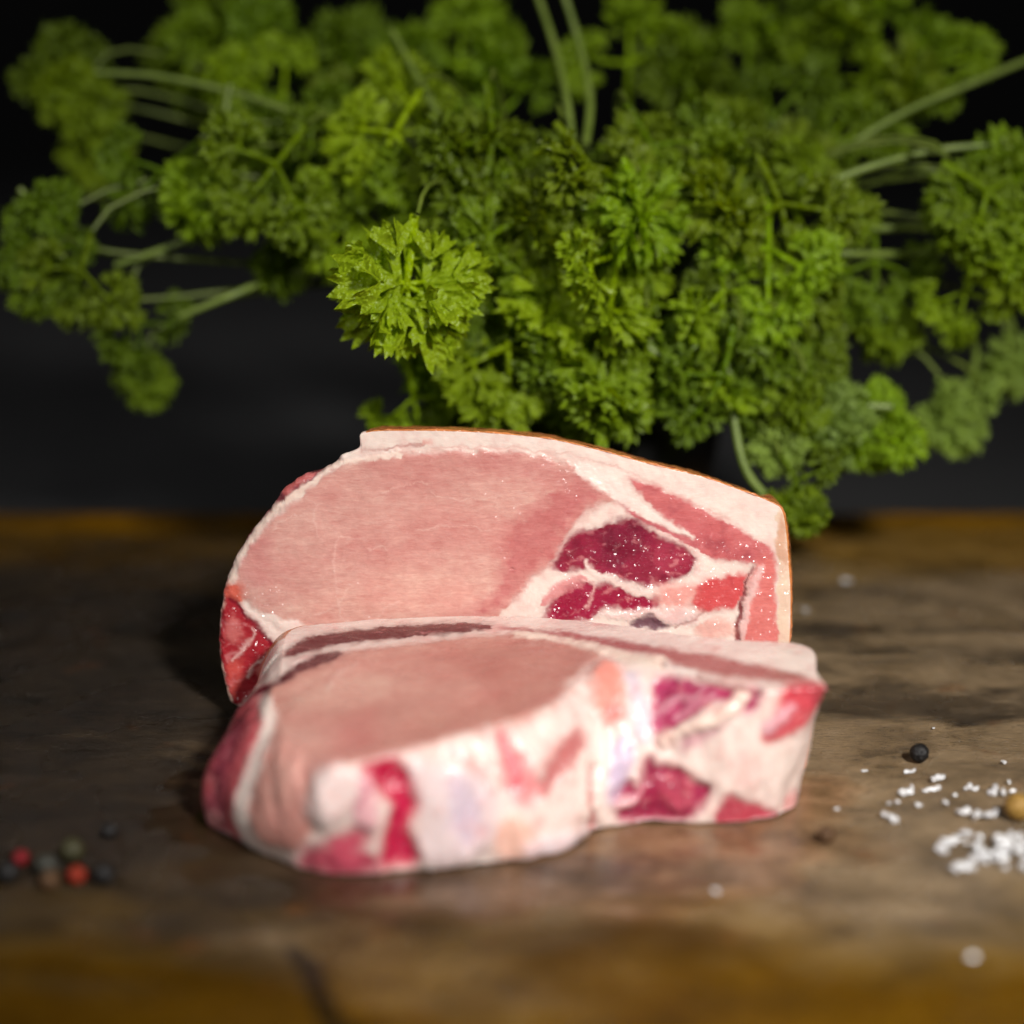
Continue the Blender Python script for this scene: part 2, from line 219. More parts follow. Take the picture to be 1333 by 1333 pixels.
# ---------------------------------------------------------------- measured outlines, in millimetres
D = json.loads(r"""{"back_outline":[[-43.93,86.99,0.5,3.4],[-29.01,87.68,0.5,3.4],[-15.25,87.45,0.5,3.4],[-3.79,86.75,0.5,3.4],[11.36,85.12,0.5,3.4],[26.55,81.63,0.5,3.4],[41.77,77.42,0.5,3.4],[57.04,73.67,0.5,3.4],[68.42,69.67,0.5,3.4],[78.45,65.67,0.5,3.4],[81.76,63.07,0.6,1],[83.34,56.43,0.7,-2.2],[84.42,46.9,0.8,-2.8],[85.29,36.83,0.8,-2.8],[85.41,24.75,0.8,-2.8],[84.86,11.1,1,-1],[81.56,2.51,1,3],[69.39,0.3,1.5,2],[43.4,0.3,1.5,2],[7.92,0.3,1.5,2],[-27.55,0.3,1.5,2],[-58.29,0.3,1.5,2],[-77.17,0.3,2,2],[-85.37,1.27,2,3],[-88.13,7.67,2,4],[-89.57,18.67,2,4],[-89.29,28.14,2,4],[-88.14,35.39,2,4],[-86.06,42.6,2.5,5],[-82.34,50.48,3,5],[-77.99,56.91,3,5],[-70.82,65.9,3,5],[-68.67,68.97,2,4],[-62.34,73.67,2,4],[-59.09,74.61,2,4],[-52.58,77.89,2,5],[-50.47,80.23,1.2,5],[-46.07,82.09,0.8,5]],"back_feats":[["p","loin_muscle",[217,163,152],0,0.9,0.8,1,[[-51.91,76.72],[-42.89,79.52],[-22.19,80.69],[-3.79,80.69],[11.39,79.06],[19.23,75.54],[24.32,72.26],[29.67,68.26],[30.15,65.9],[23.47,64.01],[18.41,58.81],[14.5,53.11],[11.51,46.19],[5.94,43.07],[0.35,35.39],[-3.39,30.56],[-6.21,22.08],[-25.05,13.55],[-50.96,11.1],[-63.75,18.43],[-68.31,24.51],[-75.18,30.56],[-82.68,38.27],[-82.78,43.07],[-80.04,49.77],[-76.18,55.48],[-68.82,62.6],[-61.52,68.73]]],
["p",null,[190,98,100],0,-0.3,3.5,0.75,[[-2.67,54.53],[12.35,68.73],[28.51,68.73],[22.78,63.07],[17.5,56.91],[12.9,48.58],[5.47,43.07],[-0.35,35.39],[-6.2,30.56],[-15.56,29.35],[-3.85,40.2]]],
["p",null,[196,118,116],0,0,3,0.55,[[-6.09,79.99],[12.31,78.12],[28.51,68.73],[16.97,68.73],[3.11,73.43],[-15.3,78.12]]],
["p",null,[204,134,130],0,0,2.5,0.5,[[-82.53,43.79],[-78.09,53.34],[-72.26,54.53],[-73.68,43.79],[-78.47,39.0]]],
["p",null,[205,130,124],0,0,6,0.45,[[-52.54,54.53],[-24.62,64.01],[3.13,59.28],[-6.16,49.77],[-24.78,44.99],[-50.32,48.58]]],
["p",null,[228,170,156],0,0,6,0.6,[[-62.22,35.39],[-34.09,44.99],[-10.84,40.2],[-15.54,32.98],[-43.65,28.14],[-60.01,29.35]]],
["p",null,[200,135,128],0,0,4,0.5,[[-45.22,78.12],[-24.49,79.99],[-6.1,78.12],[-15.35,68.73],[-38.44,68.73]]],
["l",null,[236,196,184],0.3,0.12,0.35,0.55,[[-50.2,28.14],[-52.92,32.98],[-53.87,44.99]],0.22,0.1],
["l",null,[236,196,184],0.3,0.12,0.35,0.55,[[-59.98,30.56],[-52.9,34.18],[-49.32,39.0]],0.22,0.1],
["l",null,[236,196,184],0.3,0.12,0.35,0.55,[[-57.64,54.53],[-59.4,59.28],[-58.82,65.19]],0.22,0.1],
["l",null,[236,196,184],0.3,0.12,0.35,0.55,[[-53.9,43.79],[-54.02,49.77],[-52.54,54.53],[-45.59,53.82]],0.22,0.1],
["l",null,[236,196,184],0.3,0.12,0.35,0.55,[[-43.31,50.96],[-38.66,51.68],[-37.51,50.72]],0.22,0.1],
["l",null,[236,196,184],0.3,0.12,0.35,0.55,[[-24.59,68.73],[-15.36,66.37],[-3.81,67.55]],0.22,0.1],
["l",null,[236,196,184],0.3,0.12,0.35,0.55,[[-38.44,68.73],[-29.17,71.55],[-25.72,71.08]],0.22,0.1],
["l",null,[236,196,184],0.3,0.12,0.35,0.55,[[-29.32,56.91],[-15.41,58.33],[-6.14,56.91]],0.22,0.1],
["l",null,[236,196,184],0.3,0.12,0.35,0.55,[[-46.06,23.29],[-38.92,31.77],[-34.2,35.39]],0.22,0.1],
["l",null,[236,196,184],0.3,0.12,0.35,0.55,[[-71.97,56.91],[-66.31,61.18],[-61.66,62.12]],0.22,0.1],
["p","edge_muscle",[140,72,78],0,0,0.7,1,[[-84.81,45.47],[-82.54,51.68],[-77.98,57.38],[-71.28,65.9],[-67.94,70.61],[-61.38,75.31],[-52.11,78.59],[-50.75,77.65],[-57.97,72.96],[-64.3,68.26],[-70.91,62.12],[-76.6,56.91],[-80.94,50.72],[-83.2,44.99]]],
["p",null,[205,110,105],0,0.4,0.6,0.8,[[-69.83,68.73],[-66.07,71.55],[-61.86,74.61],[-59.56,74.14],[-63.32,71.08],[-67.32,67.55]]],
["l","fat_seam",[240,214,200],1,0.35,0.45,1,[[-86.91,37.31],[-84.89,42.6],[-82.42,47.86],[-79.98,52.15],[-77.08,56.43],[-72.79,61.18],[-68.06,65.43],[-63.37,68.73],[-58.67,72.49],[-52.14,77.18],[-45.2,79.06],[-33.69,79.99]],1.3,0.7],
["p","fat_seam",[246,222,212],1,0.6,0.6,1,[[-83.65,37.31],[-81.4,33.94],[-76.33,31.53],[-70.29,29.84],[-64.23,28.63],[-63.39,24.26],[-68.66,19.4],[-73.82,19.4],[-77.45,24.26],[-81.54,29.11]]],
["p","edge_muscle",[226,112,92],0.3,0.3,0.6,1,[[-85.78,40.08],[-83.32,40.58],[-81.65,37.91],[-82.77,35.39],[-85.57,35.39],[-87.28,36.83]]],
["p","corner_muscle",[172,42,52],0,-0.5,0.5,1,[[-87.95,35.39],[-84.86,35.75],[-81.46,31.77],[-77.39,26.69],[-73.29,21.96],[-69.46,20.13],[-71.38,13.55],[-75.02,9.14],[-82.98,2.51],[-86.14,3.24],[-88.38,11.34],[-89.39,20.13],[-88.94,28.14]]],
["p",null,[214,120,116],0.4,0.5,1.2,0.8,[[-86.46,28.87],[-83.63,29.59],[-81.62,25.96],[-83.15,21.59],[-85.97,21.59],[-87.27,25.23]]],
["p",null,[214,92,84],0.2,0.3,1.2,0.8,[[-87.57,15.01],[-84.0,16.48],[-82.77,9.88],[-85.06,3.98],[-87.41,8.4]]],
["p",null,[232,150,138],0.5,0.4,1.0,0.8,[[-76.24,16.48],[-70.52,20.13],[-69.92,15.74],[-75.71,9.88],[-77.43,11.34]]],
["l",null,[236,190,184],0.6,0.4,0.4,0.8,[[-85.41,16.48],[-82.51,19.4],[-79.57,23.78],[-78.46,25.96]],0.6,0.3],
["l",null,[240,200,192],0.6,0.4,0.4,0.8,[[-81.34,10.61],[-78.4,15.01],[-74.09,17.94]],0.5,0.3],
["l",null,[120,20,40],0,-0.6,0.5,0.8,[[-85.57,35.39],[-82.17,31.77],[-77.4,26.33],[-73.65,21.59]],0.4,0.7],
["l","fat_seam",[238,190,170],1,0.2,0.5,1,[[-88.51,35.39],[-89.57,28.14],[-89.97,19.4],[-89.09,11.34],[-87.18,3.98],[-85.85,1.03]],0.35,0.5],
["l",null,[196,150,142],0.6,-0.5,0.35,0.8,[[-45.63,80.93],[-41.49,81.49],[-34.59,81.98],[-26.99,83.03]],0.15,0.55],
["p",null,[236,176,164],0.8,0.1,0.6,0.8,[[-26.98,84.08],[-24.91,84.29],[-24.58,83.17],[-26.65,83.03]]],
["l",null,[224,176,166],0.8,-0.15,0.5,0.6,[[-24.47,82.09],[-6.09,82.09],[11.38,80.93],[26.12,77.65],[37.68,73.43],[53.97,65.19],[65.63,60.23]],0.25,0.4],
["p","upper_muscle",[206,112,112],0,0.3,0.6,1,[[35.76,72.41],[44.94,69.08],[54.17,64.41],[64.97,58.94],[76.61,52.12],[79.14,49.21],[76.75,46.84],[69.84,47.0],[61.37,48.18],[56.73,50.15],[52.81,55.26],[46.6,60.35],[39.64,66.74]]],
["p",null,[186,84,92],0,0,3,0.5,[[45.0,65.03],[57.34,58.0],[71.28,50.94],[72.89,47.79],[62.11,49.36],[54.33,55.65]]],
["p","upper_muscle",[196,104,108],0,0.1,0.6,1,[[32.02,66.2],[38.95,61.52],[49.73,56.28],[56.29,53.3],[55.57,50.54],[52.49,51.57],[43.59,57.06],[36.66,61.52]]],
["l","fat_seam",[248,224,214],1,0.35,0.5,1,[[21.28,75.51],[28.17,70.86],[34.31,66.59],[42.0,61.52],[49.7,57.61],[55.11,55.02]],2.6,0.5],
["l","fat_seam",[246,216,206],1,0.2,0.4,1,[[41.29,57.61],[46.69,54.87],[52.87,51.57],[57.14,48.58],[56.05,45.42]],0.6,1.4],
["p","dark_muscle",[146,36,62],0,-0.6,0.8,1,[[12.9,44.79],[14.95,50.94],[19.13,55.49],[29.81,59.1],[36.67,60.5],[41.3,57.37],[45.16,54.47],[52.88,50.94],[55.4,47.63],[53.01,43.84],[48.43,42.1],[45.39,39.73],[39.24,39.73],[30.74,42.89],[26.12,43.68],[23.02,47.0],[22.27,44.79],[17.67,44.16]]],
["p",null,[112,24,50],0,-0.2,2,0.6,[[29.82,58.0],[38.98,58.78],[41.36,52.51],[33.02,45.42],[26.86,47.0]]],
["p",null,[178,62,84],0,0.2,2,0.6,[[45.18,53.3],[52.9,50.15],[52.98,45.42],[45.33,43.84],[42.19,48.58]]],
["p","dark_muscle",[160,34,66],0,-0.4,0.9,1,[[10.04,29.7],[14.63,36.71],[21.53,40.83],[25.39,38.93],[29.99,40.68],[37.73,36.87],[43.92,35.28],[44.88,32.89],[39.35,31.46],[29.31,32.57],[24.31,29.94],[19.31,27.95],[11.59,27.55]]],
["p",null,[214,128,130],0.4,0.4,0.8,0.8,[[13.84,40.68],[20.75,42.66],[23.07,41.47],[15.4,36.71],[10.02,32.73],[9.25,35.12]]],
["l",null,[232,176,172],0.7,0.3,0.4,0.9,[[21.53,41.47],[24.62,39.49],[23.88,35.92],[22.36,32.73]],0.4,0.25],
["l","fat_seam",[246,218,208],1,0.4,0.4,1,[[22.64,47.39],[25.36,43.45],[29.99,41.47],[36.18,38.3],[42.36,36.31]],0.45,0.9],
["p","small_muscle",[212,84,86],0,0.2,0.6,1,[[56.54,39.88],[62.27,41.86],[70.54,43.05],[71.51,41.47],[69.37,34.33],[63.24,32.34],[57.85,32.1],[55.34,34.33]]],
["p",null,[236,150,140],0.5,0.3,2,0.8,[[45.39,39.88],[51.53,40.68],[56.17,39.09],[53.19,33.53],[46.27,32.73],[43.9,36.71]]],
["p","small_muscle",[222,124,118],0.1,0.2,0.7,1,[[74.29,47.0],[79.41,47.63],[80.35,32.73],[80.7,19.94],[69.32,19.94],[69.17,26.35],[72.02,35.92]]],
["l",null,[238,196,190],0.8,0.5,0.5,0.9,[[75.25,45.42],[73.14,37.5],[71.02,29.55],[70.01,23.15]],0.9,1.3],
["l",null,[122,40,46],0,-1.4,0.35,0.95,[[72.95,45.42],[71.91,40.68],[70.29,34.33],[69.13,27.95],[68.89,21.54]],0.25,0.9],
["p",null,[238,206,200],1,0.9,1,0.9,[[27.01,30.34],[36.26,31.78],[45.52,31.54],[53.21,32.73],[57.13,29.55],[50.23,26.75],[39.37,29.55],[32.43,29.15]]],
["p",null,[92,40,66],0,-1.2,0.7,0.9,[[35.53,28.35],[41.68,29.94],[47.12,27.55],[45.61,25.55],[37.87,26.35]]],
["l",null,[170,110,104],0.3,-0.9,0.4,0.8,[[49.47,25.95],[52.52,27.95],[56.35,29.94],[57.85,31.78]],0.3,0.3],
["p",null,[230,160,148],0.7,0.2,1.2,0.7,[[56.38,27.95],[65.64,28.75],[68.04,24.75],[58.04,22.35]]],
["l","fat_edge",[236,206,182],1,0.3,0.35,1,[[81.09,61.91],[82.07,54.08],[82.82,43.84],[82.98,32.73],[83.02,19.94]],1.9,1.9],
["p",null,[214,164,136],1,-0.1,0.6,0.8,[[80.17,56.43],[81.09,61.91],[82.66,54.87],[83.5,47.0],[82.12,47.0],[79.88,50.15]]]],"rim":[[-65.81,16.95,33.0,-74.98,31.09,2.0],[-52.27,24.23,33.0,-52.27,23.23,2.0],[-29.44,29.63,33.0,-29.44,28.63,2.0],[3.13,28.25,33.5,3.13,27.25,2.0],[25.94,18.78,35.0,25.94,17.78,2.0],[55.37,1.09,37.0,55.37,0.09,2.0],[82.87,-8.41,38.0,82.87,-9.41,1.5],[83.4,-29.17,38.0,83.57,-5.19,2.0],[84.81,-40.95,38.0,80.18,-30.24,1.0],[76.86,-42.88,39.0,73.57,-40.09,2.0],[65.35,-44.52,39.0,63.65,-43.93,3.0],[54.65,-38.46,39.0,52.03,-44.89,4.0],[41.87,-25.83,38.5,40.93,-44.89,4.0],[31.7,-22.1,37.5,31.04,-45.84,4.0],[21.69,-21.89,36.5,23.15,-49.61,4.0],[14.25,-37.95,35.0,13.94,-61.09,3.0],[4.79,-49.11,34.5,4.74,-66.0,3.0],[-5.34,-56.24,34.0,-5.32,-68.2,3.0],[-17.19,-64.16,33.5,-15.29,-71.25,3.0],[-27.97,-70.87,33.0,-26.22,-72.55,4.0],[-37.51,-75.05,32.3,-38.0,-75.13,5.0],[-45.87,-73.25,31.5,-50.02,-73.84,6.0],[-54.69,-63.37,31.0,-61.83,-66.0,7.0],[-60.56,-53.3,31.0,-73.25,-55.64,6.0],[-63.85,-43.92,31.0,-82.67,-44.41,5.0],[-65.28,-31.03,31.5,-83.03,-23.66,3.0],[-65.5,-15.23,32.5,-78.47,13.3,1.5]],"front_feats":[["p","loin_muscle",[204,144,132],0,0.5,1,1,[[-68.13,13.86],[-63.67,20.82],[-58.25,25.08],[-47.98,29.1],[-28.98,32.16],[-5.98,35.19],[7.52,34.5],[16.29,32.18],[25.88,29.37],[20.45,24.34],[17.64,20.29],[14.25,15.68],[6.85,11.17],[-2.32,7.9],[-13.27,4.7],[-21.05,1.99],[-28.74,-0.05],[-34.47,-1.45],[-41.16,-3.42],[-48.07,-5.33],[-51.07,-10.16],[-50.54,-16.94],[-53.54,-23.43],[-59.03,-24.92],[-63.44,-23.62],[-67.35,-20.68],[-69.24,-14.1],[-67.95,-7.14],[-66.12,2.93]]],
["p",null,[226,168,156],0,0,4,0.7,[[-65.12,3.94],[-54.54,8.15],[-39.64,5.87],[-46.1,-4.37],[-52.12,-10.16],[-54.39,-19.89],[-63.12,-20.0],[-66.23,-12.11]]],
["p",null,[176,110,98],0,-0.3,4,0.55,[[-20.99,28.0],[-2.08,34.24],[13.31,33.1],[25.77,28.49],[20.09,23.16],[14.55,15.16],[3.03,9.74],[-12.24,6.04],[-25.83,3.15],[-22.9,8.34],[-5.54,16.05]]],
["p",null,[206,120,116],0,0,4,0.5,[[-45.1,6.99],[-37.27,9.1],[-35.06,3.39],[-38.91,-1.37],[-44.83,-1.35]]],
["p",null,[232,182,166],0.2,0,5,0.6,[[-61.15,17.54],[-52.71,24.74],[-38.47,26.32],[-32.94,17.39],[-47.44,12.14],[-56.82,10.7]]],
["l",null,[236,200,186],0.3,0.1,0.8,0.5,[[-51.13,16.73],[-49.22,21.48],[-44.19,25.55]],0.5,0.5],
["p","upper_muscle",[96,34,40],0,0.2,0.5,1,[[-66.21,27.99],[-61.89,33.83],[-53.78,36.24],[-42.71,38.17],[-29.77,39.27],[-15.32,40.07],[-4.92,38.81],[-15.1,36.39],[-29.3,35.11],[-41.99,33.55],[-52.98,31.98],[-60.26,29.39]]],
["p","upper_muscle",[90,30,40],0,0.3,0.5,1,[[-65.29,20.64],[-61.17,27.08],[-56.48,29.09],[-50.75,29.76],[-48.75,28.9],[-50.17,26.78],[-56.86,23.78],[-61.83,20.67],[-66.82,17.43],[-73.23,13.78],[-76.83,12.18],[-76.11,15.23],[-70.44,18.62]]],
["l",null,[104,40,44],0,0,0.35,0.9,[[-64.84,29.33],[-59.98,33.3],[-49.19,35.98],[-29.61,38.09],[-15.24,38.9],[-6.06,38.29]],0.5,0.35],
["p","side_muscle",[196,92,98],0,0.3,1.2,1,[[-77.82,11.47],[-70.19,15.43],[-67.89,12.29],[-66.72,7.14],[-67.21,0.94],[-70.42,-7.65],[-72.2,-14.26],[-70.76,-23.26],[-77.1,-21.05],[-82.6,-19.78],[-86.1,-15.02],[-86.19,-6.83],[-81.59,0.01]]],
["p",null,[140,62,80],0,-0.4,2.2,0.8,[[-77.2,8.5],[-72.5,9.54],[-73.48,-1.62],[-76.28,-9.61],[-76.11,-20.34],[-82.7,-19.11],[-84.76,-15.01],[-80.41,-8.24],[-80.3,-1.43]]],
["p",null,[206,140,140],0.4,0.3,1,0.8,[[-83.35,-16.37],[-79.67,-14.98],[-77.5,-18.33],[-81.09,-20.44]]],
["l","fat_seam",[250,230,220],1,0.15,0.9,1,[[-67.62,14.37],[-64.89,8.53],[-65.1,2.24],[-68.36,-5.7],[-70.7,-12.93],[-70.29,-19.55],[-66.95,-24.51],[-61.12,-27.03],[-56.17,-28.9]],1.6,2.8],
["p","fat_seam",[240,214,206],1,0.3,1,1,[[-63.92,25.12],[-63.61,26.8],[-60.14,28.94],[-57.86,28.52],[-59.57,26.41],[-61.98,24.33]]],
["p","upper_muscle",[172,96,94],0,0.2,0.8,1,[[-3.69,38.31],[4.96,37.7],[21.13,35.06],[39.65,31.13],[57.42,27.18],[72.95,22.77],[80.66,20.35],[74.0,19.41],[59.33,20.9],[45.68,24.65],[36.08,27.98],[24.52,30.87],[9.57,35.26]]],
["l","fat_seam",[244,220,204],1,0.3,0.7,1,[[1.03,35.62],[13.34,33.59],[24.44,30.13],[31.54,27.32],[41.42,25.2]],0.9,2.0],
["p","fat_seam",[236,208,200],0.8,0,2,0.9,[[16.21,19.13],[23.02,23.14],[24.73,9.61],[20.83,-0.54],[14.21,-6.25],[8.55,-6.29],[7.17,-0.78],[11.49,7.73]]],
["p","bone",[234,150,136],0.4,1.6,2.0,1,[[22.3,23.16],[26.85,25.4],[30.38,22.26],[30.84,16.22],[29.81,10.35],[25.45,8.75],[22.68,10.3],[21.22,16.16]]],
["p",null,[226,110,108],0.2,0.2,1.6,0.6,[[24.79,11.81],[29.88,12.55],[29.06,8.9],[24.7,8.16]]],
["p","dark_muscle",[176,60,98],0,-0.9,1,1,[[39.11,20.45],[45.12,20.82],[55.2,18.47],[62.81,17.79],[66.4,16.81],[64.66,11.2],[60.47,11.23],[58.39,13.35],[54.3,14.14],[50.18,11.38],[44.65,7.22],[40.44,5.13],[37.8,8.16],[38.39,14.68]]],
["l",null,[222,170,180],0.6,0.4,0.8,0.7,[[40.57,12.46],[44.81,15.26],[48.88,14.78],[51.74,17.96]],0.8,0.5],
["l",null,[222,170,180],0.6,0.4,0.8,0.6,[[43.98,9.52],[48.83,12.98],[53.67,15.73]],0.6,0.5],
["p",null,[206,150,160],0.4,0,1.2,0.8,[[47.04,5.9],[55.65,9.88],[57.4,7.9],[50.87,2.33],[46.01,0.96]]],
["l","bone",[242,216,202],0.9,1.3,1,1,[[61.51,15.92],[60.45,13.47],[54.96,9.67],[48.09,7.17],[41.14,3.48]],2.2,1.5],
["p","dark_muscle",[158,42,76],0,-1.2,1.2,1,[[36.12,-0.78],[38.98,-2.56],[44.66,-4.13],[48.93,-6.83],[53.98,-9.67],[52.32,-13.22],[47.84,-17.87],[40.65,-19.31],[30.49,-18.57],[28.79,-15.35],[34.0,-13.22],[26.7,-11.44],[31.78,-6.83],[34.39,-9.67]]],
["p",null,[190,80,100],0,0.6,1.5,0.7,[[40.42,-6.11],[47.51,-6.83],[49.1,-13.22],[44.93,-16.79],[41.19,-11.8]]],
["l",null,[220,150,160],0.5,0.6,0.9,0.7,[[27.45,-13.57],[33.27,-13.22],[35.76,-9.67]],0.9,0.6],
["p","bone",[198,178,202],0.3,0.4,1.2,0.9,[[28.24,3.29],[31.99,3.29],[31.93,-3.27],[29.61,-8.95],[26.35,-12.86],[25.81,-6.84]]],
["l",null,[204,186,202],0.6,0.3,1.5,0.7,[[33.07,20.71],[34.89,12.52],[35.47,5.29]],2,2.5],
["p",null,[236,190,184],0.7,0,2,0.6,[[61.5,-0.51],[66.62,-1.9],[66.32,-9.66],[61.13,-8.96]]],
["p","side_muscle",[212,78,90],0,0.2,1,1,[[73.28,17.62],[80.68,19.36],[85.37,17.13],[82.45,12.02],[76.86,6.5],[70.1,2.89],[66.9,4.96],[71.21,10.7]]],
["l",null,[240,196,206],0.7,0.4,1.4,0.8,[[68.45,6.36],[72.03,9.33],[74.89,12.5]],1.4,1],
["p","side_muscle",[190,72,88],0,-0.5,1,1,[[55.42,-17.87],[58.38,-11.44],[62.81,-12.86],[70.47,-15.53],[73.29,-16.84],[71.29,-19.36],[59.45,-19.68]]],
["p",null,[220,130,130],0.3,0,1.2,0.7,[[75.89,-11.8],[80.5,-9.61],[80.55,-13.26],[76.04,-16.86]]],
["l",null,[150,84,82],0,-0.8,0.8,0.8,[[41.98,24.62],[48.72,21.89],[58.69,18.43],[65.31,16.09]],0.5,0.9],
["l",null,[250,236,228],1,0.6,0.6,0.9,[[43.29,23.76],[46.74,22.89],[49.47,22.05]],1.0,0.7],
["p","wall_muscle",[186,106,104],0,-0.6,1.6,0.95,[[17.09,6.31],[19.41,4.39],[17.85,-1.32],[12.07,-6.96],[7.99,-11.93],[7.01,-8.02],[11.76,0.32]]],
["p","wall_muscle",[232,142,144],0.2,-0.2,1.6,0.9,[[-4.27,3.27],[0.22,3.66],[5.07,-3.55],[7.29,-9.04],[3.67,-14.53],[-1.16,-10.43]]],
["l",null,[214,96,108],0,-0.4,1.2,0.8,[[-2.82,5.48],[-3.46,2.13],[-0.16,-1.79],[1.16,-8.34]],1.1,1.4],
["l",null,[226,140,140],0,-0.2,1.2,0.7,[[-15.19,0.04],[-9.34,-4.47],[-6.73,-9.66]],1,1.5],
["l",null,[238,212,204],1,0.9,1,0.9,[[-6.11,4.76],[-4.77,-1.83],[-5.42,-8.36]],1.8,1.4],
["l",null,[238,212,204],1,0.9,1,0.9,[[-0.16,6.18],[2.69,0.87],[7.14,-5.7]],1.5,1.2],
["p","bone",[228,206,206],0.8,1.0,2.6,1,[[-25.72,-2.0],[-19.02,-3.88],[-12.58,-4.49],[-7.38,-7.71],[-3.45,-10.96],[-4.64,-21.4],[-10.72,-27.94],[-20.55,-29.2],[-24.33,-23.9],[-23.54,-14.82],[-26.03,-8.41]]],
["p",null,[206,188,206],0.6,-0.6,2.6,0.8,[[-15.16,-5.8],[-9.98,-9.66],[-8.7,-18.11],[-11.33,-23.32],[-15.2,-20.03],[-16.45,-12.26]]],
["p","wall_muscle",[200,36,76],0,-1.0,1.2,1,[[-38.32,-4.62],[-31.73,-1.91],[-27.8,-2.65],[-25.89,-7.77],[-24.67,-13.54],[-26.68,-19.33],[-24.08,-27.19],[-28.36,-29.15],[-33.44,-28.41],[-31.88,-19.95],[-30.49,-14.17],[-33.58,-9.7]]],
["p",null,[176,0,56],0,-0.8,1.4,0.9,[[-33.26,-4.61],[-27.91,-4.58],[-26.33,-7.77],[-29.19,-9.69],[-32.95,-9.06]]],
["p","wall_muscle",[204,72,98],0,-0.4,2.2,0.95,[[-54.82,-26.85],[-47.41,-23.15],[-39.49,-19.59],[-36.67,-21.21],[-38.1,-25.1],[-34.06,-28.4],[-38.75,-31.7],[-43.98,-32.68],[-51.34,-31.11]]],
["p","bone",[236,212,208],0.9,1.5,2.6,1,[[-47.75,-5.56],[-40.56,-4.62],[-38.51,-8.44],[-40.96,-14.79],[-47.24,-18.63],[-51.46,-14.81]]],
["p",null,[232,170,180],0.6,0.8,1.2,0.8,[[-38.63,-7.8],[-35.46,-7.8],[-34.37,-18.0],[-38.23,-19.92],[-40.04,-16.71]]],
["l",null,[190,90,120],0.2,-0.3,0.8,0.7,[[-38.63,-8.44],[-36.1,-9.7],[-38.68,-12.25],[-39.36,-14.8]],0.5,0.4],
["p",null,[234,176,156],0.6,0.4,1.6,0.8,[[-3.46,-18.79],[2.68,-17.17],[7.82,-24.12],[0.5,-28.05],[-4.13,-26.02]]],
["p",null,[230,206,212],0.8,0.5,1.6,0.8,[[3.68,-22.76],[15.64,-20.82],[20.06,-19.51],[16.4,-25.03],[5.09,-27.63]]],
["l",null,[176,90,90],0,-1.6,0.9,0.8,[[22.65,-3.34],[21.51,-10.39],[21.91,-16.02],[23.11,-21.0]],0.4,1.2],
